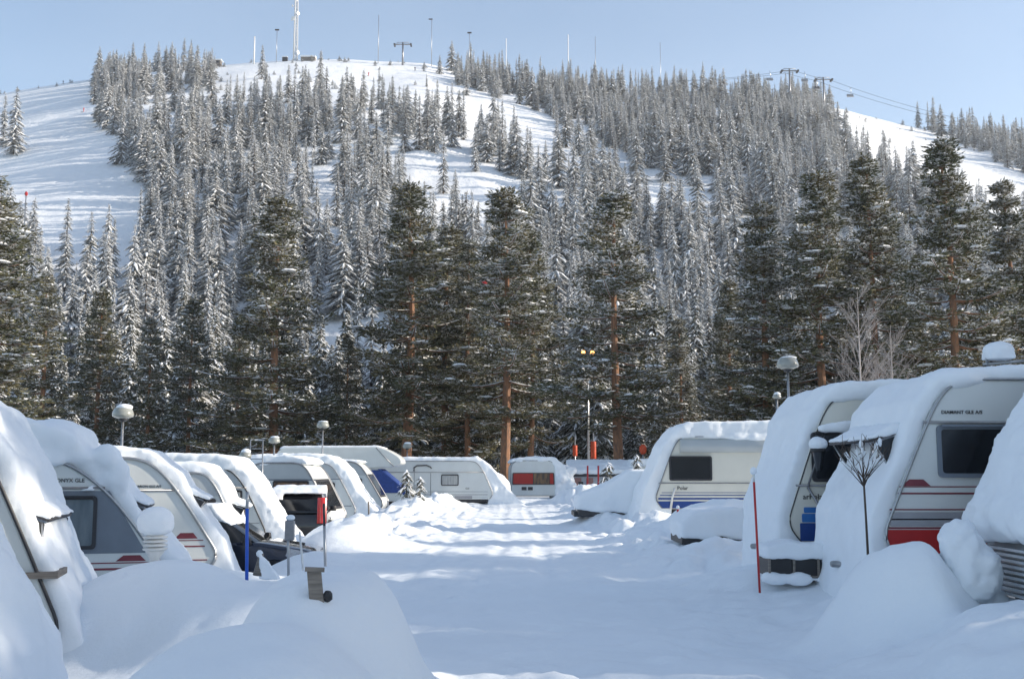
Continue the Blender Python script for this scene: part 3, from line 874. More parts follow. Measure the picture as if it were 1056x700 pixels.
caravan('white caravan with a grey window panel and maroon stripes behind the louvred lamp', -4.75, 15.7, -.45, 1, rz=R(15), L=5.4, T=2.36, W=2.25, t=.60, nose_t=.12, drift=.7, rail='metal', rail_r=.022, over=.08, drape=.05, slope=1.22,
        windows=[(3.62, 4.30, 1.17, 1.80, 'trim_dark', 'glass_light')],
        stripes=[('poly', [(2.6, 1.06), (5.02, 1.06), (4.50, 1.92), (2.6, 1.92)], 'panel_grey', 0), (1.0, 5.22, .92, .935, 'maroon'), (1.0, 5.25, .83, .86, 'maroon'), (1.0, 5.3, .60, .615, 'maroon'), (1.0, 5.3, .53, .56, 'maroon'),
                 ('poly', [(4.62, .95), (5.02, .95), (4.94, 1.03), (4.72, 1.03)], 'maroon', 1)],
        texts=[('ONYX GLE', .075, 3.80, 2.04, 'text')], hatch=(1.92, .62, .26), blobs=[((3.60, 0, 2.66), (.62, 1.20, .30)), ((4.62, 1.06, 2.12), (.16, .14, .24)), ((4.45, 1.0, 2.4), (.2, .2, .2)), ((4.22, 1.15, 1.94), (.12, .05, .05))], beltline=1.96)
caravan('white caravan with maroon stripes and bright curved rail right of the grey panelled one', -5.28, 20.1, -.45, 1, rz=R(13), L=5.4, T=2.42, W=2.2, t=.24, nose_t=.10, drift=.45, rail='metal', rail_r=.03, over=.0, slope=1.08,
        windows=[(1.4, 2.4, 1.3, 1.9, 'trim_dark', 'glass')],
        stripes=[(1.0, 5.12, .95, .965, 'maroon'), (1.0, 5.15, .84, .865, 'maroon'), (1.0, 5.2, .60, .62, 'maroon'), ('poly', [(4.62, .99), (5.02, .99), (4.94, 1.09), (4.72, 1.09)], 'maroon', 1)],
        texts=[('BARON GLE A/S', .062, 3.92, 1.90, 'text')], hatch=(1.86, .60, .22), beltline=1.85)
caravan('grey topped caravan with open dark side window and dark rail behind the dark blue car', -6.1, 24.9, -.62, 1, rz=R(9), L=5.0, T=2.32, W=2.15, t=.26, nose_t=.12, drift=.45, rail='metal', rail_r=.028, over=0, upper='shell_grey', upper_z=1.80, slope=.62,
        windows=[(4.02, 4.42, 1.02, 1.70, 'trim_dark', 'glass')], stripes=[(.8, 4.9, .82, .84, 'trim')], hatch=(1.68, .55, .18))
caravan('caravan whose whole nose is smothered by a long snow slope above the dark blue car', -6.3, 28.6, -.55, 1, rz=R(3), L=5.2, T=2.35, W=2.2, t=.40, nose_t=.30, drift=1.1, rail='trim_dark', over=.03, upper='shell_grey', upper_z=1.92, slope=.8,
        windows=[(4.15, 4.5, 1.25, 1.75, 'trim_dark', 'curtain_grey')], stripes=[(.8, 5.0, .95, .965, 'trim')], beltline=1.86, seams=[(3.95, .4, .015, 1.4)])
caravan('white caravan with curtained window, warm brown reflections and snow free nose behind the black car', -5.95, 36.6, -.50, 1, rz=R(-5), L=2.95, T=2.50, W=2.2, t=.26, nose_t=.1, drift=0, snow='roof', rail='trim', rail_r=.03, over=.0, upper='shell_grey', upper_z=1.98, front_window=True, slope=.85,
        windows=[(1.0, 2.12, 1.32, 1.86, 'trim_dark', 'pane_brown')], stripes=[(.1, 2.4, 1.92, 1.97, 'panel_grey'), (.3, .85, 1.25, 1.88, 'curtain_grey')])
caravan('caravan under a thick snow roof pouring over its nose beside two thin stakes', -5.9, 42.2, -.45, 1, L=4.4, T=2.48, W=2.2, t=.38, nose_t=.42, drift=1.5, rail='trim', over=0, upper='shell_grey', upper_z=1.92, slope=.9,
        windows=[(3.0, 3.5, 1.2, 1.7, 'trim_dark', 'glass_light')], stripes=[(.2, 3.8, 1.86, 1.90, 'panel_grey'), (.2, 4.2, .85, .88, 'panel_grey')])
caravan('caravan with bare white nose just left of the motorhome with the blue cover', -5.5, 47.6, -.35, 1, L=4.2, T=2.48, W=2.2, t=.10, nose_t=.1, drift=0, snow='roof', rail='trim', rail_r=.035, over=0, upper='shell_grey', upper_z=1.9, front_window=True,
        windows=[(2.6, 3.2, 1.1, 1.7, 'trim_dark', 'glass')])
# ---- across the end of the road
caravan('long white caravan standing across the road end with arched grab rail', -.95, 57.0, -.12, 1, L=7.2, T=2.35, W=2.3, t=.22, nose_t=.75, drift=1.3, rail='trim', over=.0, slope=.75,
        windows=[(4.55, 5.35, 1.15, 1.62, 'trim_dark', 'curtain_grey')], stripes=[(.3, 6.9, .78, .80, 'panel_grey'), (.3, 6.9, .62, .66, 'greyd'), (.3, 6.9, .52, .53, 'panel_grey'), (5.2, 6.1, .42, .58, 'greyd')],
        beltline=1.78, seams=[(3.1, .5, .02, 1.35), (3.95, .5, .02, 1.25)], texts=[('GLE', .12, 5.75, .92, 'text')], blobs=[((7.2, .1, .9), (.9, 1.1, .9))])
for cc in bpy.data.objects:
    if cc.get('label', '').startswith('long white caravan standing'):
        b = nb(); pts = [(3.1-3.6, -1.17, 1.85), (3.1-3.6, -1.2, 2.02), (3.25-3.6, -1.2, 2.12), (3.75-3.6, -1.2, 2.14), (3.95-3.6, -1.2, 2.05), (4.0-3.6, -1.17, 1.98)]
        polytube(b, pts, .035); obj('grab_rail', b, M['trim_dark'], cc)
# end-on caravan with red curtained window
root = empty('caravan', at(549, 515, 61.5).xy.to_3d()+Vector((0, 1.6, -.05)), R(2), label='caravan seen end-on with red curtained window and sunlit snow down its right side', cat='caravan')
b = nb(); prof = fillet([(-1.25, .40), (1.25, .40), (1.25, 2.35), (-1.25, 2.35)], [.1, .1, .55, .55], 6)
prism(b, prof, -1.6, 3.0); obj('body', b, M['shell'], root, bevel=.05)
b = nb(); prism(b, fillet([(-1.18, 1.02), (1.18, 1.02), (1.16, 1.68), (-1.16, 1.68)], .06, 3), -1.64, -1.59); w = obj('window', b, M['trim_dark'], root)
b = nb(); prism(b, fillet([(-1.12, 1.06), (-.02, 1.06), (-.02, 1.64), (-1.10, 1.64)], .04, 3), -1.65, -1.60); obj('curtain', b, M['curtain_red'], w)
b = nb(); prism(b, fillet([(.02, 1.06), (.88, 1.06), (.88, 1.64), (.02, 1.64)], .04, 3), -1.65, -1.60); obj('pane', b, M['pane_brown'], w)
b = nb(); prism(b, fillet([(.92, 1.06), (1.13, 1.06), (1.10, 1.64), (.92, 1.64)], .04, 3), -1.65, -1.60); obj('curtain', b, M['curtain_red'], w)
for x in (-.5, -.15): obj('lamp_cluster', bx(x-.15, x+.12, -1.63, -1.59, .72, .90), M['trim_dark'], root)
b = nb(); polytube(b, [(x, -1.6, z) for x, z in prof]+[(prof[0][0], -1.6, prof[0][1])], .02); obj('edge_rail', b, M['trim'], root)
b = nb(); prism(b, [(-1.3, 2.26), (-1.1, 2.45), (0, 2.58), (1.2, 2.52), (1.75, 2.1), (2.1, 1.3), (2.5, .5), (3.0, -.3), (1.2, -.3), (1.2, 2.0), (.9, 2.3)], -1.62, 3.0)
for i in range(14): ell(b, (random.uniform(1.5, 2.2), random.uniform(-1.7, 0), random.uniform(.2, 1.9)), (.35, .3, .3), 2)
snow_obj('snow_cap', b, root, .06, 4, .16, .4)

# motorhome with overcab bed and blue cover on its windscreen
root = empty('motorhome', (-7.6, 53.4, -.35), 0, label='white motorhome with bulging overcab bed and blue windscreen cover', cat='motorhome')
b = nb(); prism(b, fillet([(-3.6, .45), (.3, .45), (.3, 2.2), (2.0, 2.28), (2.38, 2.42), (2.30, 2.72), (1.45, 3.22), (-3.3, 3.18), (-3.6, 2.9)], [.1, .05, .05, .2, .12, .25, .5, .3, .3], 4), -1.1, 1.1)
obj('body', b, M['shell'], root, bevel=.06)
b = nb(); polytube(b, [(2.0, -1.12, 2.30), (1.55, -1.12, 2.75), (1.15, -1.12, 3.18)], .02); obj('edge_rail', b, M['trim'], root)
b = nb(); prism(b, fillet([(.25, .5), (2.9, .5), (2.95, 1.1), (2.2, 1.35), (1.3, 2.15), (.25, 2.2)], [.02, .15, .2, .3, .2, .02], 4), -.92, .92); obj('cab', b, M['shell'], root, bevel=.05)
b = nb(); prism(b, [(1.22, 2.18), (1.36, 2.18), (2.35, 1.36), (2.65, .95), (2.45, .95), (2.2, 1.28)], -.97, .97); obj('windscreen_cover', b, M['cover_blue'], root, bevel=.03)
for y in (-.965, .965): 
    b = nb(); prism(b, [(.5, 1.05), (2.35, 1.05), (2.28, 1.36), (1.4, 2.12), (.5, 2.12)], y-.01, y+.01); obj('side_cover', b, M['cover_blue'], root)
for x in (-2.2, 1.9):
    for y in (-.95, .95):
        b = nb(); tube(b, (x, y-.11, .33), (x, y+.11, .33), .33, n=18); wl = obj('wheel', b, M['rubber'], root)
        b = nb(); tube(b, (x, y-.12, .33), (x, y+.12, .33), .19, n=14); obj('rim', b, M['metal'], wl)
b = nb(); prism(b, [(-3.5, 3.1), (-3.3, 3.26), (1.2, 3.28), (1.5, 3.18), (1.2, 3.1)], -1.08, 1.08); snow_obj('snow_cap', b, root, .06, 3, .05, .4)

# awning tent and hut-like shelter at the far right end of the road
root = empty('awning_tent', (5.9, 66, -.1), 0, label='low snow roofed awning tent with pinkish brown panels and maroon door beyond the road end', cat='tent')
b = nb(); prism(b, [(-2.4, .0), (1.6, .0), (1.6, 1.55), (-2.4, 1.55)], -1.0, 1.4); obj('wall', b, M['awning_grey'], root)
for x in (-2.25, -1.55, -.2, .75):
    obj('panel', bx(x, x+.42, -1.04, -.99, .1, 1.42), M['awning_pink'], root)
obj('window', bx(-2.0, -1.72, -1.07, -1.03, .7, 1.2), M['trim_dark'], root)
b = nb(); prism(b, [(-2.5, 1.5), (1.7, 1.5), (1.7, 1.75), (-2.5, 1.75)], -1.1, -.85); obj('valance', b, M['trim_dark'], root)
b = nb(); prism(b, fillet([(1.3, 0), (4.2, 0), (4.2, 1.9), (1.8, 2.25), (1.3, 2.1)], .1, 3), -.7, 1.5); obj('porch', b, M['shell'], root)
obj('door', bx(2.0, 2.42, -.76, -.69, .5, 1.95), M['maroon'], root)
obj('pane', bx(3.0, 3.9, -.73, -.69, .9, 1.55), M['glass'], root)
b = nb()
r_ = b.verts
pts = [(-2.6, -1.2, 1.62), (1.7, -1.2, 1.62), (1.7, 1.5, 2.25), (-2.6, 1.5, 2.25)]
A = [b.verts.new(p) for p in pts]; B = [b.verts.new((x, y, z+.28)) for x, y, z in pts]
b.faces.new(A); b.faces.new(B[::-1])
for k in range(4): b.faces.new((A[k], B[k], B[(k+1) % 4], A[(k+1) % 4]))
prism(b, [(1.1, 2.2), (4.35, 1.85), (4.3, 2.1), (2.4, 2.55), (1.1, 2.5)], -.85, 1.6)
snow_obj('snow_cap', b, root, .07, 4, .14, .5)

# ---- right row, from far to near
caravan('white caravan with blue stripes, one dark window and grey rolled awning', 4.12, 32.0, .25, -1, L=6.4, T=2.48, W=2.3, t=.46, nose_t=.34, drift=.3, rail='trim', rail_r=.016, over=.05, shell='shell_cream', slope=.62,
        windows=[(4.78, 5.92, 1.26, 1.86, 'trim_dark', 'glass')],
        stripes=[(3.5, 6.2, .86, .875, 'blue'), (3.6, 6.25, .78, .805, 'blue'), (3.6, 6.3, .67, .72, 'blue'), ('poly', [(4.0, .42), (6.2, .42), (6.32, .62), (3.6, .62)], 'blue', 1)],
        texts=[('Polar', .15, 5.75, .95, 'text')], beltline=1.14, drape=.08)
for cc in list(bpy.data.objects):
    if cc.get('label', '').startswith('white caravan with blue stripes, one'):
        b = nb(); prism(b, fillet([(1.10, 2.00), (1.24, 2.04), (1.30, 2.18), (1.22, 2.38), (1.10, 2.42)], .05, 3), 0, 1)
        for v in b.verts: v.co = Vector((v.co.y*5.1-2.65, v.co.x+.03, v.co.z))
        obj('rolled_awning', b, M['shell_grey'], cc)
        b = nb(); polytube(b, [(2.75, 1.19, .40), (2.70, 1.22, .75), (2.62, 1.22, 1.0)], .035); obj('water_pipe', b, M['white_plastic'], cc)
c = caravan('cream caravan with blue block decal, its nose and roof deep in snow', 3.86, 15.6, .32, -1, L=6.4, T=2.48, W=2.35, t=.24, nose_t=.12, drift=.05, rail='trim_dark', rail_r=.010, over=.07, shell='shell_cream', slope=.58,
        windows=[(5.30, 5.98, 1.32, 1.92, 'trim_dark', 'glass')],
        stripes=[(5.55, 6.16, .84, .92, 'blue_light'), (5.55, 6.19, .71, .83, 'blue_light'), (5.55, 6.22, .45, .70, 'blue')],
        texts=[('arPolar', .11, 6.17, 1.03, 'text')], beltline=1.22, lumps=.10, drape=.06)
b = nb(); tube(b, (2.9, 1.20, 1.20), (2.42, 1.23, .35), .018); tube(b, (2.9, 1.20, 1.2), (2.62, 1.2, 2.0), .014); obj('stay', b, M['trim'], c)
b = nb(); prism(b, [(.4, 1.96), (2.72, 1.96), (2.76, 2.06), (2.4, 2.12), (.4, 2.14)], 1.18, 1.34); snow_obj('ledge_snow', b, c, .03, 3, .05, .2)
for x in (2.22, 2.05):
    b = nb(); tube(b, (x, 1.24, 1.0), (x, 1.24, 2.0), .03); obj('awning_pole', b, M['white_plastic'], c)
# lantern hanging on it
root = empty('lantern', (4.26, 15.34, 1.74), 0, label='black wall lantern with a snow cap hanging on the blue decal caravan', cat='lantern')
b = nb(); lathe(b, [(.03, 0), (.045, .03), (.085, .26), (.09, .28)], n=6); obj('glass_body', b, M['glass'], root)
b = nb(); lathe(b, [(.12, .27), (.10, .31), (.02, .40), (.01, .44)], n=8); obj('hood', b, M['black'], root)
b = nb(); polytube(b, [(0, 0, .44), (0, .05, .50), (0, .22, .46), (0, .24, .2)], .012); obj('bracket', b, M['black'], root)
b = nb(); ell(b, (0, 0, .38), (.14, .14, .10)); snow_obj('snow_cap', b, root, .02, 3, .02, .1)

c = caravan('white caravan with red bottom stripe and open snowed front window', 4.22, 12.7, .30, -1, L=6.6, T=2.50, W=2.3, t=.17, nose_t=.12, drift=.10, rail='metal', rail_r=.016, over=.0, slope=.72,
        windows=[(4.75, 5.88, 1.42, 1.92, 'panel_grey', 'glass')],
        stripes=[(3.0, 6.38, 1.26, 1.272, 'maroon'), (3.0, 6.40, 1.18, 1.20, 'maroon'), ('poly', [(6.02, 1.275), (6.36, 1.275), (6.26, 1.35), (6.10, 1.35)], 'maroon', 1),
                 (3.0, 6.5, 1.00, 1.015, 'maroon'), (3.0, 6.5, .82, .98, 'greyd'), (3.0, 6.5, .89, .905, 'maroon'), (3.0, 6.52, .79, .81, 'maroon'), ('poly', [(4.3, .45), (6.52, .45), (6.54, .78), (4.3, .78)], 'red', 1)],
        texts=[('DIAMANT GLE A/S', .058, 5.86, 2.10, 'text')], hatch=(1.96, .60, .18), beltline=2.0, lumps=.09, blobs=[((5.6, 1.0, 2.5), (.4, .25, .15))])
# nearest right caravan: a snow covered nose at the frame edge
c = caravan('nearest right-hand caravan, ribbed aluminium nose plastered with snow', 4.98, 9.75, .05, -1, L=6.0, T=2.60, W=2.2, t=.42, nose_t=.10, drift=.0, rail=None, over=.1, slope=.7, snow='roof', shell='foil', lumps=.08)
b = nb()
outer = [(1.6, 3.0), (2.15, 2.85), (2.52, 2.35), (2.86, 1.75), (3.10, 1.3), (3.15, 1.12), (3.06, .98), (2.9, 1.0), (2.5, 1.6), (2.2, 2.3), (1.6, 2.6)]
prism(b, outer, -1.15, 1.14)
ell(b, (2.75, 1.2, .42), (.35, .25, .16)); ell(b, (2.1, 1.3, .36), (.45, .2, .14))
snow_obj('nose_snow', b, c, .045, 4, .15, .4)
b = nb()
for k in range(10):
    z = .42+k*.055; box(b, (2.99, 0, z), (.05, 2.0, .028))
for k in range(10):
    z = .42+k*.055; box(b, (2.2, 1.105, z), (1.45, .02, .028))
obj('ribbing', b, M['foil'], c)

# ------------------------------------------------------------------ cars
def car(label, loc, rz, paint, hood_only=False, snow=True):
    root = empty('parked_car', loc, rz, label=label, cat='car')
    L, W = 4.3, 1.72
    lower = fillet([(-L/2, .30), (L/2-.08, .26), (L/2, .55), (L/2-.12, .80), (L/2-1.15, .97), (-L/2+.1, .98), (-L/2-.02, .6)], [.1, .1, .12, .15, .1, .15, .1], 4)
    b = nb(); prism(b, lower, -W/2, W/2)
    for v in b.verts:
        if v.co.x > L/2-.9: v.co.y *= 1-.13*((v.co.x-(L/2-.9))/.9)**2
    obj('body', b, M[paint], root, bevel=.05)
    cab = fillet([(-L/2+.05, .95), (L/2-1.2, .94), (L/2-1.95, 1.46), (-L/2+.45, 1.50)], [.05, .05, .25, .2], 4)
    b = nb(); prism(b, cab, -W/2+.05, W/2-.05)
    for v in b.verts:
        v.co.y *= 1-.16*max(0, v.co.z-.95)/.55
    obj('cabin', b, M['glass'], root, bevel=.03)
    b = nb(); prism(b, [(L/2-1.98, 1.44), (-L/2+.42, 1.475), (-L/2+.42, 1.51), (L/2-2.0, 1.475)], -W/2+.17, W/2-.17); obj('roof', b, M[paint], root)
    for y in (-1, 1):
        b = nb(); prism(b, fillet([(L/2-.62, .70), (L/2-.09, .60), (L/2-.10, .76), (L/2-.55, .86)], .03, 3), y*(W/2-.17), y*(W/2-.03)); obj('headlight', b, M['lamp_glass'], root)
        b = nb(); prism(b, fillet([(-L/2-.06, .66), (-L/2+.18, .66), (-L/2+.34, 1.38), (-L/2+.10, 1.40)], .03, 3), y*(W/2-.01), y*(W/2-.27)); obj('tail_light', b, M['tail_red'], root)
        for x in (-L/2+.8, L/2-.85):
            b = nb(); tube(b, (x, y*(W/2-.2), .31), (x, y*(W/2+.01), .31), .31, n=20); wl = obj('wheel', b, M['rubber'], root)
            b = nb(); tube(b, (x, y*(W/2-.18), .31), (x, y*(W/2+.02), .31), .19, n=16); obj('rim', b, M['metal'], wl)
        b = nb(); prism(b, fillet([(L/2-1.45, .92), (L/2-1.3, .92), (L/2-1.32, 1.08), (L/2-1.45, 1.08)], .03, 2), y*(W/2-.02), y*(W/2+.16)); obj('mirror', b, M['black'], root)
        b = nb(); ell(b, (L/2-.05, y*.55, .47), (.03, .08, .05)); obj('fog_light', b, M['lamp_glass'], root)
    obj('bumper', bx(L/2-.12, L/2+.02, -W/2+.25, W/2-.25, .30, .48), M['black'], root, bevel=.02)
    obj('grille', bx(L/2-.10, L/2+.004, -.42, .42, .56, .70), M['black'], root, bevel=.01)
    obj('rear_bumper', bx(-L/2-.07, -L/2+.1, -W/2+.08, W/2-.08, .34, .55), M['black'], root, bevel=.02)
    obj('rear_window', bx(-L/2+.10, -L/2+.2, -W/2+.22, W/2-.22, 1.0, 1.34), M['glass'], root)
    if snow:
        b = nb(); prism(b, [(L/2-1.7, 1.28), (L/2-2.1, 1.64), (0, 1.74), (-L/2+.4, 1.66), (-L/2+.25, 1.5), (0, 1.45)], -W/2+.1, W/2-.1)
        prism(b, [(-L/2-.05, .92), (-L/2+.12, 1.2), (-L/2+.3, 1.55), (-L/2+.5, 1.5), (-L/2+.3, .92)], W/2-.45, W/2+.05)
        snow_obj('snow_cap', b, root, .04, 4, .06, .3)
    return root
car('dark blue car poking its bonnet out between two caravans on the left', (-6.15, 23.55, -.68), 0, 'car_blue', snow=True)
car('black estate car seen from behind with snowy roof and red tail light', (-6.45, 34.0, -.42), R(97), 'car_black')

# snow buried car by the far end of the right row
root = empty('parked_car', (4.05, 35.4, .02), R(180), label='car buried in a smooth snow hump left of the blue striped caravan', cat='car')
b = nb(); prism(b, fillet([(-2.0, .3), (2.0, .3), (2.05, .75), (1.0, .95), (.4, 1.4), (-1.6, 1.42), (-2.0, .9)], .12, 3), -.85, .85); obj('body', b, M['car_black'], root, bevel=.04)
obj('bumper', bx(1.9, 2.12, -.8, .8, .30, .46), M['black'], root, bevel=.03)
b = nb(); prism(b, [(2.1, .52), (2.0, .95), (1.1, 1.3), (.3, 1.75), (-1.6, 1.8), (-2.2, 1.2), (-2.2, .2), (1.8, .5)], -.98, .98)
snow_obj('snow_cover', b, root, .06, 10, .10, .5)

# snow covered trailer between the Polar caravans
root = empty('trailer', (4.15, 22.4, .12), R(0), label='low box trailer under a thick slab of snow right of the road', cat='trailer')
obj('box', bx(-.85, .78, -.75, .75, .20, .50), M['black'], root, bevel=.02)
b = nb(); tube(b, (.75, -.35, .25), (1.6, 0, .25), .03); tube(b, (.75, .35, .25), (1.6, 0, .25), .03); obj('drawbar', b, M['metal'], root)
for y in (-.82, .82):
    b = nb(); tube(b, (-.1, y-.07, .12), (-.1, y+.07, .12), .25, n=16); obj('wheel', b, M['rubber'], root)
b = nb(); prism(b, [(.9, .30), (-.86, .30), (-.88, .60), (-.6, .85), (.2, .92), (.95, .82)], -.85, .85); snow_obj('snow_cover', b, root, .045, 9, .07, .4)

# crate on the drawbar of the Polar caravan
root = empty('drawbar_box', (3.85, 14.9, .10), R(180), label='dark braced wooden box topped with snow below the blue decal caravan nose', cat='box')
b = nb(); box(b, (0, 0, .40), (.98, .55, .26)); obj('box', b, M['black'], root, bevel=.01)
b = nb()
for x in (-.48, -.16, .16, .48): box(b, (x, .285, .40), (.03, .03, .28))
box(b, (0, .288, .53), (1.02, .03, .03)); box(b, (0, .288, .27), (1.02, .03, .03)); obj('brace', b, M['wood_grey'], root)
b = nb(); prism(b, [(-.52, .50), (.54, .50), (.52, .66), (.2, .74), (-.1, .68), (-.5, .72)], -.3, .32)
for x in (-.3, .1, .4): ell(b, (x, .27, .25), (.2, .1, .09))
snow_obj('snow_cap', b, root, .03, 4, .06, .25)

# snow-wrapped gas bottle by the nearest right caravan
root = empty('gas_bottle', (4.52, 11.2, .0), 0, label='gas bottle hooded in snow between the red striped and aluminium caravans', cat='gas bottle')
b = nb(); lathe(b, [(.15, .35), (.16, .9), (.12, 1.0), (.05, 1.05), (.05, 1.1)]); obj('cylinder', b, M['shell_grey'], root)
b = nb(); ell(b, (0, 0, .95), (.24, .25, .34)); ell(b, (.10, -.05, .72), (.27, .25, .30)); ell(b, (.32, .1, .42), (.20, .2, .14)); snow_obj('snow_cover', b, root, .035, 5, .16, .25)

# ------------------------------------------------------------------ lamps, posts, poles
def lamp(label, u, v, Y, w_px, name='street_lamp', snow_=True, base=None, cap=1.0):
    p = at(u, v, Y); w = w_px*Y/FPX; r = w/2; g = hz(p.x, Y)
    root = empty(name, (p.x, Y, g), 0, label=label, cat='lamp post')
    h = p.z-g
    b = nb(); tube(b, (0, 0, 0), (0, 0, h-r*.55), .035, .03); obj('pole', b, M['metal'], root)
    b = nb(); lathe(b, [(r*.25, h-r*.75), (r*.95, h-r*.50), (r, h-r*.30), (r*.95, h-r*.1), (r*.8, h+r*.25), (r*.4, h+r*.5), (.01, h+r*.55)], n=24); obj('globe', b, M['globe'], root)
    b = nb(); tube(b, (0, 0, h-r*.9), (0, 0, h-r*.6), r*.35, r*.5, n=12); obj('collar', b, M['trim_dark'], root)
    if snow_:
        b = nb(); ell(b, (r*.1, 0, h+r*.36), (r*.80, r*.80, r*.34*cap)); snow_obj('snow_cap', b, root, r*.1, 3, r*.12, .3)
    return root
lamp('domed lamp post with snow cap behind the near left caravan roofs', 127, 424, 24.45, 22)
lamp('domed lamp post just right of the pine with the bright orange trunk', 333, 437, 46, 13, cap=.5)
lamp('domed lamp post standing free against dark pines behind the blue decal caravan', 812, 373, 27, 23, cap=.45)
lamp('small flat topped lamp just left of the bright orange pine trunk', 283, 453, 39, 12, cap=.7)
lamp('small lamp right of the overcab motorhome against dark trees', 420, 459, 60.5, 10)
lamp('small snow globed lamp low behind the left caravans beside the ladder frame', 253, 468, 35, 13, cap=1.5)
lamp('tiny lamp with snow cap left of the free standing domed lamp on the right', 801, 408, 29, 9, cap=1.6)

root = empty('ladder_frame', (at(265, 470, 35.4).x, 35.4, -.4), 0, label='upright metal ladder frame rising behind the left caravan roofs', cat='ladder')
zt = at(265, 453, 35.4).z+.4
for x in (-.2, .2):
    b = nb(); tube(b, (x, 0, 0), (x-.02, 0, zt), .02); obj('rail', b, M['metal'], root)
for k in range(9):
    b = nb(); z = zt*(k+.7)/9.6; tube(b, (-.2, 0, z), (.2, 0, z), .014); obj('rung', b, M['metal'], root)

root = empty('steel_frame', (6.75, 15.15, .28), 0, label='steel frame with a fat pillow of snow behind the red striped caravan', cat='frame')
for x in (-.16, .42):
    b = nb(); tube(b, (x, 0, 0), (x, 0, 3.02), .022); obj('post', b, M['metal'], root)
b = nb(); tube(b, (-.22, 0, 2.93), (.5, 0, 2.99), .02); obj('crossbar', b, M['metal'], root)
b = nb(); polytube(b, [(-.1, 0, 2.86), (.0, 0, 2.80), (.1, 0, 2.88), (.3, 0, 2.86)], .01); obj('cable', b, M['black'], root)
b = nb(); ell(b, (.0, 0, 3.12), (.22, .2, .14)); ell(b, (.48, 0, 3.08), (.12, .12, .06)); box(b, (0, 0, 3.04), (.36, .3, .1)); snow_obj('snow_pillow', b, root, .025, 4, .03, .2)

# twin floodlight mast
Y = 82; p = at(606, 362, Y); g = hz(p.x, Y)
root = empty('floodlight_mast', (p.x, Y, g), 0, label='thin tall mast with two glowing orange lamps between the pines', cat='lamp post')
h = p.z-g
b = nb(); tube(b, (0, 0, 0), (0, 0, h), .09, .06); obj('pole', b, M['metal'], root)
obj('crossbar', bx(-.55, .55, -.05, .05, h-.35, h-.25), M['metal'], root)
for x in (-.32, .32):
    b = nb(); tube(b, (x, .1, h-.05), (x, -.22, h-.15), .16, .22, n=14); f_ = obj('floodlight', b, M['black'], root)
    b = nb(); tube(b, (x, -.225, h-.15), (x, -.25, h-.16), .17, .17, n=14); obj('bulb', b, M['lamp_glow'], f_)
def pad(label, u, v0, v1, Y, r=.18, name='padded_post'):
    p = at(u, v0, Y); q = at(u, v1, Y); g = hz(q.x, Y)
    root = empty(name, (q.x, Y, g), 0, label=label, cat='padded post')
    b = nb(); tube(b, (0, 0, 0), (0, 0, p.z-g+.6), .05); obj('post', b, M['metal'], root)
    b = nb(); tube(b, (0, 0, q.z-g), (0, 0, p.z-g), r, n=14); obj('padding', b, M['orange'], root, bevel=.03)
pad('tall orange padded post beside the foot of the floodlight mast', 612, 455, 473, 80, .20)
pad('short orange padded post left of the floodlight mast', 593, 459, 470, 81, .17)
Y = 68; p = at(663, 465, Y); g = hz(p.x, Y)
root = empty('marker_disc', (p.x, Y, g), 0, label='round orange marker on a black foot above the blue striped caravan roof end', cat='marker')
b = nb(); tube(b, (0, 0, 0), (0, 0, p.z-g), .05); obj('post', b, M['metal'], root)
b = nb(); ell(b, (0, 0, p.z-g+.1), (.24, .14, .32)); obj('disc', b, M['orange'], root)
obj('foot', bx(-.35, .35, -.2, .2, p.z-g-.75, p.z-g-.5), M['black'], root)

# louvred white lamp with snow hat
p = at(160, 560, 12.2); g = hz(p.x, 12.2)
root = empty('garden_lamp', (p.x, 12.2, g-.1), 0, label='white louvred garden lamp wearing a big round hat of snow in the left foreground', cat='lamp')
z0 = at(160, 566, 12.2).z-g+.1
b = nb(); lathe(b, [(.055, 0), (.05, z0-.1), (.10, z0-.03), (.10, z0)], n=18); obj('pole', b, M['white_plastic'], root)
b = nb()
for k in range(4): lathe(b, [(.06, z0+k*.042), (.125, z0+k*.042-.01), (.135, z0+k*.042+.008), (.06, z0+k*.042+.03)], n=20)
obj('louvre', b, M['white_plastic'], root)
b = nb(); lathe(b, [(.05, z0-.01), (.055, z0+.17)], n=14); obj('diffuser', b, M['globe'], root)
b = nb(); ell(b, (0, 0, z0+.30), (.20, .20, .17), 3); ell(b, (0, 0, z0+.23), (.19, .19, .09), 3); snow_obj('snow_cap', b, root, .02, 4, .025, .15)

def rod(name, label, cat, u0, v0, u1, v1, Y, r, segs, cap=False, extra=None):
    """pole from (u0,v0) top to (u1,v1) foot; segs: [(fraction from top, material, part name)]"""
    a = at(u0, v0, Y); b_ = at(u1, v1, Y); b_.z -= .25
    root = empty(name, b_, 0, label=label, cat=cat); d = a-b_
    f0 = 0
    for i, (f1, m, nm) in enumerate(segs):
        b = nb(); tube(b, d*(1-f0), d*(1-f1), r*(1 if i else .96)); obj(nm, b, M[m], root); f0 = f1
    if cap:
        b = nb(); ell(b, d+Vector((0, 0, .02)), (cap, cap, cap*1.2)); snow_obj('snow_cap', b, root, cap*.2, 2, cap*.2, .1)
    if extra: extra(root, d)
    return root
rod('marker_pole', 'bright blue marker pole with pale top stuck in the left snow bank', 'pole', 255, 507, 255, 592, 12.6, .02, [(.16, 'metal', 'tip'), (1, 'pole_blue', 'shaft')])
rod('marker_pole', 'tall slanted red pole with snow on its tip in front of the blue decal caravan', 'pole', 777, 487, 783, 590, 14.0, .015, [(.08, 'shell', 'tip'), (1, 'pole_red', 'shaft')], cap=.045)
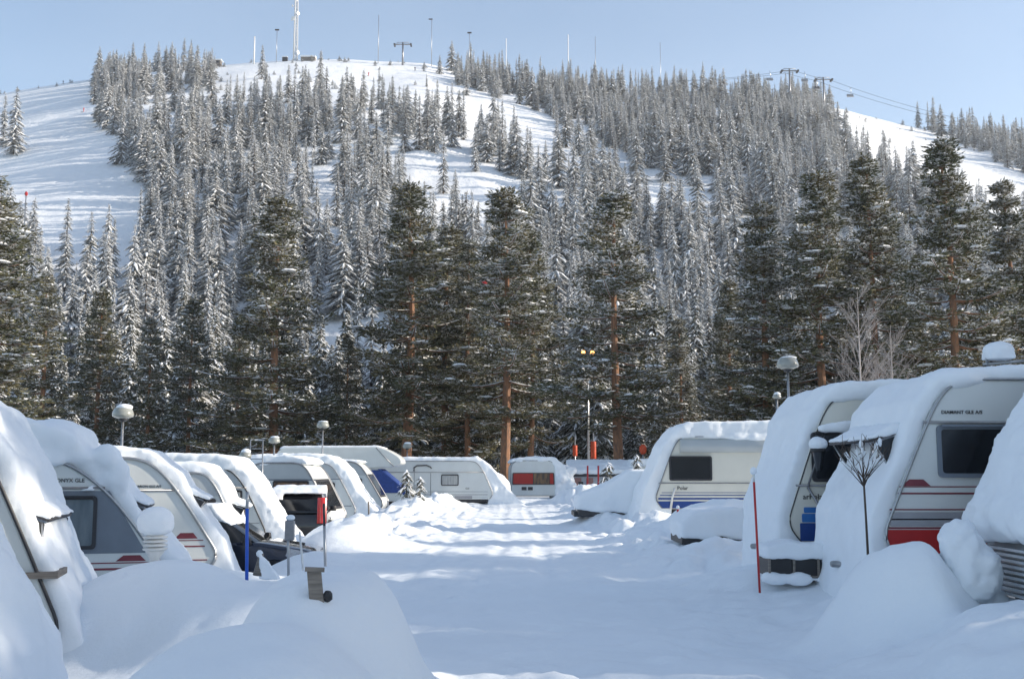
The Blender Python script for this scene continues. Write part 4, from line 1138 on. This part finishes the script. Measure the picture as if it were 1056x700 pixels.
rod('marker_pole', 'short red stick topped with snow in front of the snowed trailer', 'pole', 699, 524, 699, 545, 23.5, .025, [(.5, 'pole_red', 'tip'), (1, 'metal', 'shaft')], cap=.04)
def meter(root, d):
    obj('meter_box', bx(-.07, .07, -.06, .04, d.z-.32, d.z-.02), M['trim'], root, bevel=.01)
    b = nb(); ell(b, (0, 0, d.z+.02), (.08, .07, .05)); snow_obj('snow_cap', b, root, .015, 2, .01, .1)
rod('electric_post', 'thin grey post with a narrow box head left of the big near snow mound', 'post', 297, 535, 298, 590, 17, .022, [(1, 'metal', 'shaft')], extra=meter)
rod('marker_pole', 'leaning thin white stake right of the grey box headed post', 'pole', 309, 548, 315, 594, 17.3, .018, [(1, 'white_plastic', 'shaft')])
rod('marker_pole', 'slim dark pole rising straight behind the peak of the near mound', 'pole', 334, 519, 336, 580, 18.5, .024, [(.3, 'trim_dark', 'tip'), (1, 'metal', 'shaft')])
rod('marker_pole', 'short pale stake on the left verge in front of the sunlit caravan nose', 'pole', 350, 538, 350, 562, 30, .03, [(1, 'metal', 'shaft')])
rod('marker_pole', 'thin pale stake on the snow drift below the sixth left caravan', 'pole', 380, 517, 381, 540, 37, .03, [(1, 'wood_grey', 'shaft')])
rod('marker_pole', 'thin stake right of the other one on the drift before the bare nosed caravan', 'pole', 400, 516, 401, 545, 37.5, .025, [(1, 'metal', 'shaft')])
for (u, lab) in ((606, 'pink stake before the awning tent, left of the pair'), (617, 'pink stake before the awning tent, right of the pair')):
    rod('marker_pole', lab, 'pole', u, 480, u, 508, 60, .05, [(1, 'pole_red', 'shaft')])

# weathered board end sticking out of the near mound
p = ray_ground(327, 619, 5)
root = empty('wooden_post', (p.x, p.y, p.z-.25), R(10), label='weathered wooden post stub sticking out of the near snow mound', cat='post')
b = nb(); box(b, (0, 0, .22), (.095, .06, .46), Matrix.Rotation(R(-6), 3, 'Y')); obj('post', b, M['wood_grey'], root, bevel=.006)
b = nb(); box(b, (-.02, 0, .455), (.13, .08, .025), Matrix.Rotation(R(3), 3, 'Y')); obj('cap', b, M['wood_grey'], root)
b = nb(); ell(b, (.07, -.01, .28), (.035, .03, .04), 2, .1); obj('knot', b, M['black'], root)
# stump with snow
p = at(267, 585, 14.5)
root = empty('post_stump', (p.x, 14.5, p.z-.1), 0, label='pointed stump half wrapped in snow in front of the dark blue car', cat='stump')
b = nb(); tube(b, (0, 0, 0), (.03, 0, .28), .08, .03); obj('stump', b, M['wood_grey'], root)
b = nb(); ell(b, (.0, 0, .28), (.045, .045, .05)); prism(b, [(.02, .26), (.12, .18), (.28, -.05), (.02, -.05)], -.06, .06); snow_obj('snow_cap', b, root, .02, 2, .03, .1)

# broom-like bare sapling in front of the Diamant caravan
Y = 12.05; p = at(893, 560, Y); q = at(893, 492, Y); top = at(893, 448, Y)
root = empty('bare_sapling', (p.x, Y, p.z-.3), 0, label='bare broom shaped sapling with snow on its twigs before the red striped caravan', cat='sapling')
b = nb(); zq = q.z-p.z+.3; polytube(b, [(.02, 0, 0), (.01, 0, zq*.6), (0, 0, zq)], [.015, .012, .011]); obj('trunk', b, M['bark_dark'], root)
b = nb(); bs = nb(); r = random.Random(4)
for i in range(17):
    a = (i/16-.5)*1.75; ln = (top.z-q.z)*(1.05-.25*abs(a)); y = r.uniform(-.35, .35)
    z0 = zq-r.uniform(0, .12)
    pts = [(0, 0, z0), (sin(a)*ln*.35, y*.3*ln, z0+ln*.32), (sin(a)*ln*.75, y*.7*ln, z0+ln*.66), (sin(a)*ln*.98, y*ln, z0+ln*cos(a*.6)*1.0)]
    polytube(b, pts, [.006, .005, .0035, .002], 5)
    for j in range(3):
        f = r.uniform(.35, .9); k = min(int(f*3), 2); ff = f*3-k
        m_ = Vector(pts[k])*(1-ff)+Vector(pts[k+1])*ff
        e = m_+Vector((r.uniform(-.10, .10), r.uniform(-.05, .05), r.uniform(.06, .16))); polytube(b, [m_, e], [.004, .002], 4)
    if r.random() < .8:
        m1 = Vector(pts[1])+Vector((0, 0, .012)); m2 = Vector(pts[2])+Vector((0, 0, .014)); polytube(bs, [m1, m2], [.006, .011], 5)
obj('twigs', b, M['bark_dark'], root); 
for i in range(4):
    ell(bs, (r.uniform(-.1, .22), r.uniform(-.06, .06), zq+r.uniform(.2, .40)), (.022, .02, .05), 2, .1)
obj('twig_snow', bs, M['snow'], root, smooth=True)

# saplings and brush poking out of the ploughed banks
def sapling(u, v0, v1, Y, lab, k=0):
    p = at(u, v0, Y); q = at(u, v1, Y); h = p.z-q.z
    r = np.random.default_rng(40+k)
    g, s = spruce_quads(r, 1, .26, 26, 2, .7, 2, .4)
    root = empty('spruce_sapling', (q.x, Y, q.z-.1), k, label=lab, cat='sapling'); root.scale = (h*1.15, h*1.15, h*1.1)
    link_mesh('stem', quads_mesh('stem', [(trunk_quads(1, .02, .004, None, 5, 2), 0)], [M['bark_dark']]), root)
    link_mesh('foliage', quads_mesh('foliage', [(g, 0), (s, 1)], [M['needles'], M['snow_tree']]), root)
sapling(419, 486, 515, 44, 'thin snowy sapling on the lit bank in front of the long white caravan', 1)
sapling(433, 492, 515, 43.5, 'small bushy sapling right of the thin one before the long white caravan', 2)
sapling(627, 480, 515, 40, 'dark spindly sapling before the awning tent at the far right', 3)
sapling(657, 470, 496, 46, 'snowy sapling above the buried car by the blue striped caravan', 4)
Y = 36.5; p = at(391, 545, Y)
r = np.random.default_rng(9); root = empty('twig_brush', (p.x, Y, p.z-.1), 0, label='flat dark patch of twigs poking from the left ploughed bank', cat='brush')
q = twig_tree(r, .45, 40, .3, 1.2, .02)*np.array([2.0, 1, .8]); link_mesh('twigs', quads_mesh('twigs', [(q, 0)], [M['bark_dark']]), root)

# ------------------------------------------------------------------ things on the ridge
def ridge(u, v, Y=462):
    p = at(u, v, Y); return p.x, Y, hz(p.x, Y)
def mast(label, u, vtop, r, name='mast', Y=455, head=None, m='metal'):
    x, y, g = ridge(u, 60, Y); top = at(u, vtop, Y).z
    root = empty(name, (x, y, g-.5), 0, label=label, cat='mast'); h = top-g+.5
    b = nb(); tube(b, (0, 0, 0), (0, 0, h), r, r*.8, n=8); obj('pole', b, M[m], root)
    if head == 'lamp': obj('lamp_head', bx(-.9, .9, -.25, .25, h-.3, h+.25), M['trim_dark'], root)
    if head == 'arm': obj('lamp_head', bx(-1.4, .3, -.25, .25, h-.25, h+.15), M['trim_dark'], root)
    return root, h
# lattice mast
x, y, g = ridge(304, 62, 458); h = at(304, -6, 458).z-g
root = empty('radio_mast', (x, y, g-.3), R(20), label='tall lattice radio mast with white dishes on the summit', cat='mast')
b = nb()
W_ = 1.1
cs = [(W_*cos(a), W_*sin(a)) for a in (0, 2.094, 4.189)]
for (cx_, cy_) in cs: tube(b, (cx_, cy_, 0), (cx_*.7, cy_*.7, h), .2, .16, n=6)
obj('legs', b, M['white_plastic'], root)
b = nb(); n_ = 22
for k in range(n_):
    z0, z1 = h*k/n_, h*(k+1)/n_; s0, s1 = 1-.3*k/n_, 1-.3*(k+1)/n_
    for i in range(3):
        j = (i+1) % 3
        tube(b, (cs[i][0]*s0, cs[i][1]*s0, z0), (cs[j][0]*s1, cs[j][1]*s1, z1), .09, n=4); tube(b, (cs[i][0]*s1, cs[i][1]*s1, z1), (cs[j][0]*s1, cs[j][1]*s1, z1), .08, n=4)
obj('lattice', b, M['metal'], root)
for k, (zf, a, rr) in enumerate([(.62, 3.6, 1.1), (.70, 5.2, .8), (.82, 3.2, .7), (.12, 5.5, .9), (.9, 4.8, .6)]):
    b = nb(); c_ = Vector((1.2*cos(a), 1.2*sin(a), h*zf)); tube(b, c_, c_+Vector((cos(a), sin(a), 0))*.5, rr*.5, rr, n=14); obj('dish', b, M['white_plastic'], root)
mast('stout frosted pole, leftmost on the summit beside the lattice mast', 262, 38, .35, m='white_plastic')
mast('thin lamp pole just left of the lattice mast', 285, 31, .14, head='lamp')
mast('thin straight pole on the open summit ridge right of the lattice mast', 390, 16, .16)
mast('bent topped lamp pole at the left end of the ridge forest', 445, 20, .15, head='arm')
mast('thin pole over the first trees of the ridge forest', 484, 34, .12, head='lamp')
mast('frosted pole sticking out of the ridge forest', 586, 36, .22, m='white_plastic')
mast('frosted pole a little left of another in the ridge forest', 522, 40, .18, m='white_plastic')
mast('thin pole over the treetops at the middle of the right ridge', 681, 44, .12)
mast('thin pole over the treetops left of the middle of the right ridge', 614, 38, .12)
# summit hut
x, y, g = ridge(224, 66, 455)
root = empty('summit_hut', (x, y, g-.2), 0, label='tiny flat roofed lift hut on stilts on the summit ridge', cat='hut')
obj('cabin', bx(-1.7, 1.7, -1.3, 1.3, 1.2, 2.9), M['wood_grey'], root); obj('roof', bx(-2.2, 2.2, -1.8, 1.8, 2.9, 3.25), M['snow'], root)
obj('window', bx(-1.1, 1.1, -1.35, -1.29, 1.7, 2.5), M['glass'], root)
for xx in (-1.4, 1.4): obj('stilt', bx(xx-.15, xx+.15, -.9, -.6, -1, 1.2), M['wood_grey'], root)
b = nb(); tube(b, (-1, 0, 3.2), (-1, 0, 6.2), .08); obj('antenna', b, M['metal'], root)
# low shelter beside the lattice mast
x, y, g = ridge(318, 62, 457)
root = empty('summit_shed', (x, y, g-.3), 0, label='low snow covered shed at the foot of the lattice mast', cat='shed')
obj('wall', bx(-3.0, 3.0, -1.2, 1.2, 0, 1.5), M['wood_grey'], root); obj('roof', bx(-3.3, 3.3, -1.6, 1.6, 1.5, 2.1), M['snow'], root)
x, y, g = ridge(294, 62, 457)
root = empty('summit_shed', (x, y, g-.3), 0, label='dark equipment cabinet left of the lattice mast foot', cat='shed')
obj('wall', bx(-1.1, 1.1, -.8, .8, 0, 1.9), M['trim_dark'], root); obj('roof', bx(-1.2, 1.2, -.9, .9, 1.9, 2.2), M['snow'], root)

def tower(label, u, vt, vb, Y, w=5.5):
    p = at(u, vt, Y); g = hz(p.x, Y)
    root = empty('lift_tower', (p.x, Y, g-.5), 0, label=label, cat='lift tower'); h = p.z-g+.5
    b = nb(); tube(b, (0, 0, 0), (0, 0, h), .45, .32, n=10); obj('column', b, M['trim'], root)
    obj('crossarm', bx(-w/2, w/2, -.25, .25, h-1.1, h-.7), M['trim'], root)
    b = nb(); tube(b, (-w*.36, 0, h), (w*.36, 0, h), .12, n=6); tube(b, (-w*.36, 0, h), (-w*.36, 0, h-.9), .1, n=6); tube(b, (w*.36, 0, h), (w*.36, 0, h-.9), .1, n=6); obj('gantry', b, M['trim'], root)
    for sx in (-1, 1): obj('sheave_bank', bx(sx*w/2-.35, sx*w/2+.35, -1.4, 1.4, h-1.5, h-.9), M['trim_dark'], root)
    return Vector((p.x, Y, g-.5+h-1.3))
T0 = tower('small T shaped lift tower on the open summit ridge', 415.5, 44, 62, 452, 7)
T1 = tower('chairlift tower left of its twin above the right ridge forest', 814, 71, 96, 430, 6.5)
T2 = tower('chairlift tower right of its twin where the right piste begins', 849, 80, 108, 425, 6.5)
T3 = at(978, 122, 410); Tm = at(690, 84, 445)
b = nb()
for sx in (-3.2, 3.2):
    o_ = Vector((sx, 0, 0)); P_ = [Tm+o_, T1+o_, T2+o_, T3+o_]; pts = []
    for A, B in zip(P_, P_[1:]):
        for k in range(8):
            t = k/8; q = A*(1-t)+B*t; q.z -= 2.0*t*(1-t)*4*.4*((B-A).length/45); pts.append(q)
    pts.append(P_[-1]); polytube(b, pts, .06, 4)
tag(obj('lift_cable', b, M['trim_dark']), 'thin chairlift cables sagging past the two right ridge towers', 'cable')
def chair(label, u, v, Y, dark):
    p = at(u, v, Y); root = empty('lift_chair', p, 0, label=label, cat='lift chair')
    b = nb(); polytube(b, [(0, 0, 4.0), (.3, 0, 2.5), (.3, 0, 1.2)], .09, 5); obj('hanger', b, M['metal'], root)
    b = nb(); prism(b, [(-1.3, 0), (1.3, 0), (1.3, .25), (-1.3, .25)], -.4, .4); obj('seat', b, M['trim'], root)
    obj('backrest', bx(-1.3, 1.3, .35, .5, .25, 1.2), M['trim'], root)
    return root
chair('empty lift chair hanging left of both towers, behind treetops', 794, 83, 432, 0)
chair('empty lift chair hanging between the two towers', 830, 84, 428, 0)
chair('lift chair with two riders just left of the right tower', 842.5, 92, 427, 1)
chair('lowest lift chair hanging right of both towers', 877, 100, 422, 0)

# tiny skiers
def person(label, loc, h=1.75, jm='jacket_dark', rz=0, sit=False):
    bm = nb()
    if sit: J = {'hip': (0, 0, .45), 'che': (0, .08, .95), 'nec': (0, .08, 1.12), 'hea': (0, .05, 1.30), 'ls': (-.2, .08, 1.05), 'le': (-.26, -.05, .8), 'lh': (-.18, -.25, .7), 'rs': (.2, .08, 1.05), 're': (.26, -.05, .8), 'rh': (.18, -.25, .7),
                 'lk': (-.13, -.42, .45), 'lf': (-.13, -.42, .02), 'lt': (-.13, -.6, 0), 'rk': (.13, -.42, .45), 'rf': (.13, -.42, .02), 'rt': (.13, -.6, 0)}
    else: J = {'hip': (0, 0, .92), 'che': (0, -.06, 1.30), 'nec': (0, -.08, 1.48), 'hea': (0, -.10, 1.64), 'ls': (-.2, -.06, 1.40), 'le': (-.34, -.05, 1.15), 'lh': (-.32, -.28, 1.0), 'rs': (.2, -.06, 1.40), 're': (.34, -.05, 1.15), 'rh': (.32, -.28, 1.0),
               'lk': (-.14, -.10, .50), 'lf': (-.15, .02, .08), 'lt': (-.15, -.18, .04), 'rk': (.14, -.10, .50), 'rf': (.15, .02, .08), 'rt': (.15, -.18, .04)}
    rad = {'hip': .17, 'che': .18, 'nec': .06, 'hea': .11, 'ls': .08, 'le': .06, 'lh': .045, 'rs': .08, 're': .06, 'rh': .045, 'lk': .075, 'lf': .055, 'lt': .04, 'rk': .075, 'rf': .055, 'rt': .04}
    E = [('hip', 'che'), ('che', 'nec'), ('nec', 'hea'), ('che', 'ls'), ('ls', 'le'), ('le', 'lh'), ('che', 'rs'), ('rs', 're'), ('re', 'rh'), ('hip', 'lk'), ('lk', 'lf'), ('lf', 'lt'), ('hip', 'rk'), ('rk', 'rf'), ('rf', 'rt')]
    ks = list(J); me = bpy.data.meshes.new('person')
    me.from_pydata([Vector(J[k])*(h/1.75) for k in ks], [(ks.index(a), ks.index(b)) for a, b in E], [])
    me.materials.append(M[jm]); o = link_mesh('person', me)
    sk = o.modifiers.new('skin', 'SKIN'); sk.use_smooth_shade = True
    for i, k in enumerate(ks): me.skin_vertices[0].data[i].radius = (rad[k], rad[k])
    me.skin_vertices[0].data[0].use_root = True
    su = o.modifiers.new('sub', 'SUBSURF'); su.levels = 1; su.render_levels = 1
    o.location = loc; o.rotation_euler.z = rz
    tag(o, label, 'person')
    if not sit:
        for sx in (-.15, .15): obj('ski', bx(sx-.05, sx+.05, -.9, .8, -.03, .01), M['trim_dark'], o)
    return o
p = at(842.5, 92, 427)
person('person in dark clothes on the left of the occupied lift chair', p+Vector((-.5, -.1, .0)), 1.75, 'jacket_dark', 0, True)
person('person in dark clothes on the right of the occupied lift chair', p+Vector((.5, -.1, .0)), 1.75, 'jacket_dark', 0, True)
Y, X = near_y(86, 116); person('person in a red jacket skiing down the open left piste', (X, Y, hz(X, Y)), 1.75, 'jacket_red', R(120))
Y, X = near_y(106, 126); person('person in dark clothes near the trees edging the left piste', (X, Y, hz(X, Y)), 1.75, 'jacket_dark', R(60))
for uu, lab in ((65, 'person on the far left skyline, left of the pair'), (72, 'person on the far left skyline, right of the pair')):
    x, y, g = ridge(uu, 85, 458); person(lab, (x, y, g), 1.75, 'jacket_dark', R(80))
Y, X = near_y(428, 73); person('person in dark clothes high on the summit piste', (X, Y, hz(X, Y)), 1.75, 'jacket_dark', R(200))
Y, X = near_y(380, 79); person('small figure in red below the thin pole on the summit', (X, Y, hz(X, Y)), 1.75, 'jacket_red', R(150))

# slope netting posts and red piste lamps
p = at(27, 200, 150)
root = empty('piste_marker', (p.x, 150, hz(p.x, 150)), 0, label='red piste marker above the treetops at the left edge', cat='marker')
h = p.z-hz(p.x, 150); b = nb(); tube(b, (0, 0, 0), (0, 0, h), .08); obj('post', b, M['metal'], root)
b = nb(); ell(b, (0, 0, h), (.24, .14, .34)); obj('disc', b, M['tail_red'], root)
p = at(500, 292, 98); h = p.z-hz(p.x, 98)
root = empty('piste_marker', (p.x, 98, hz(p.x, 98)), 0, label='small red lamp shining red between pines above the long white caravan', cat='marker')
b = nb(); tube(b, (0, 0, 0), (0, 0, h), .06); obj('post', b, M['metal'], root)
b = nb(); ell(b, (0, 0, h), (.30, .18, .25)); obj('disc', b, M['tail_red'], root)

# ------------------------------------------------------------------ cold winter air
hm = bpy.data.materials.new('winter_air'); hm.use_nodes = True; hn = hm.node_tree
hn.nodes.clear(); ho = hn.nodes.new('ShaderNodeOutputMaterial'); hv = hn.nodes.new('ShaderNodeVolumePrincipled')
hv.inputs['Color'].default_value = (.93, .96, 1, 1); hv.inputs['Density'].default_value = .0002; hv.inputs['Anisotropy'].default_value = .2
hn.links.new(hv.outputs[0], ho.inputs['Volume'])
hb = bx(-3050, 3050, -430, 3050, -21.6, 232)
tag(obj('haze', hb, hm), 'thin pale winter haze between the camp and the ski hill', 'haze', kind='stuff')
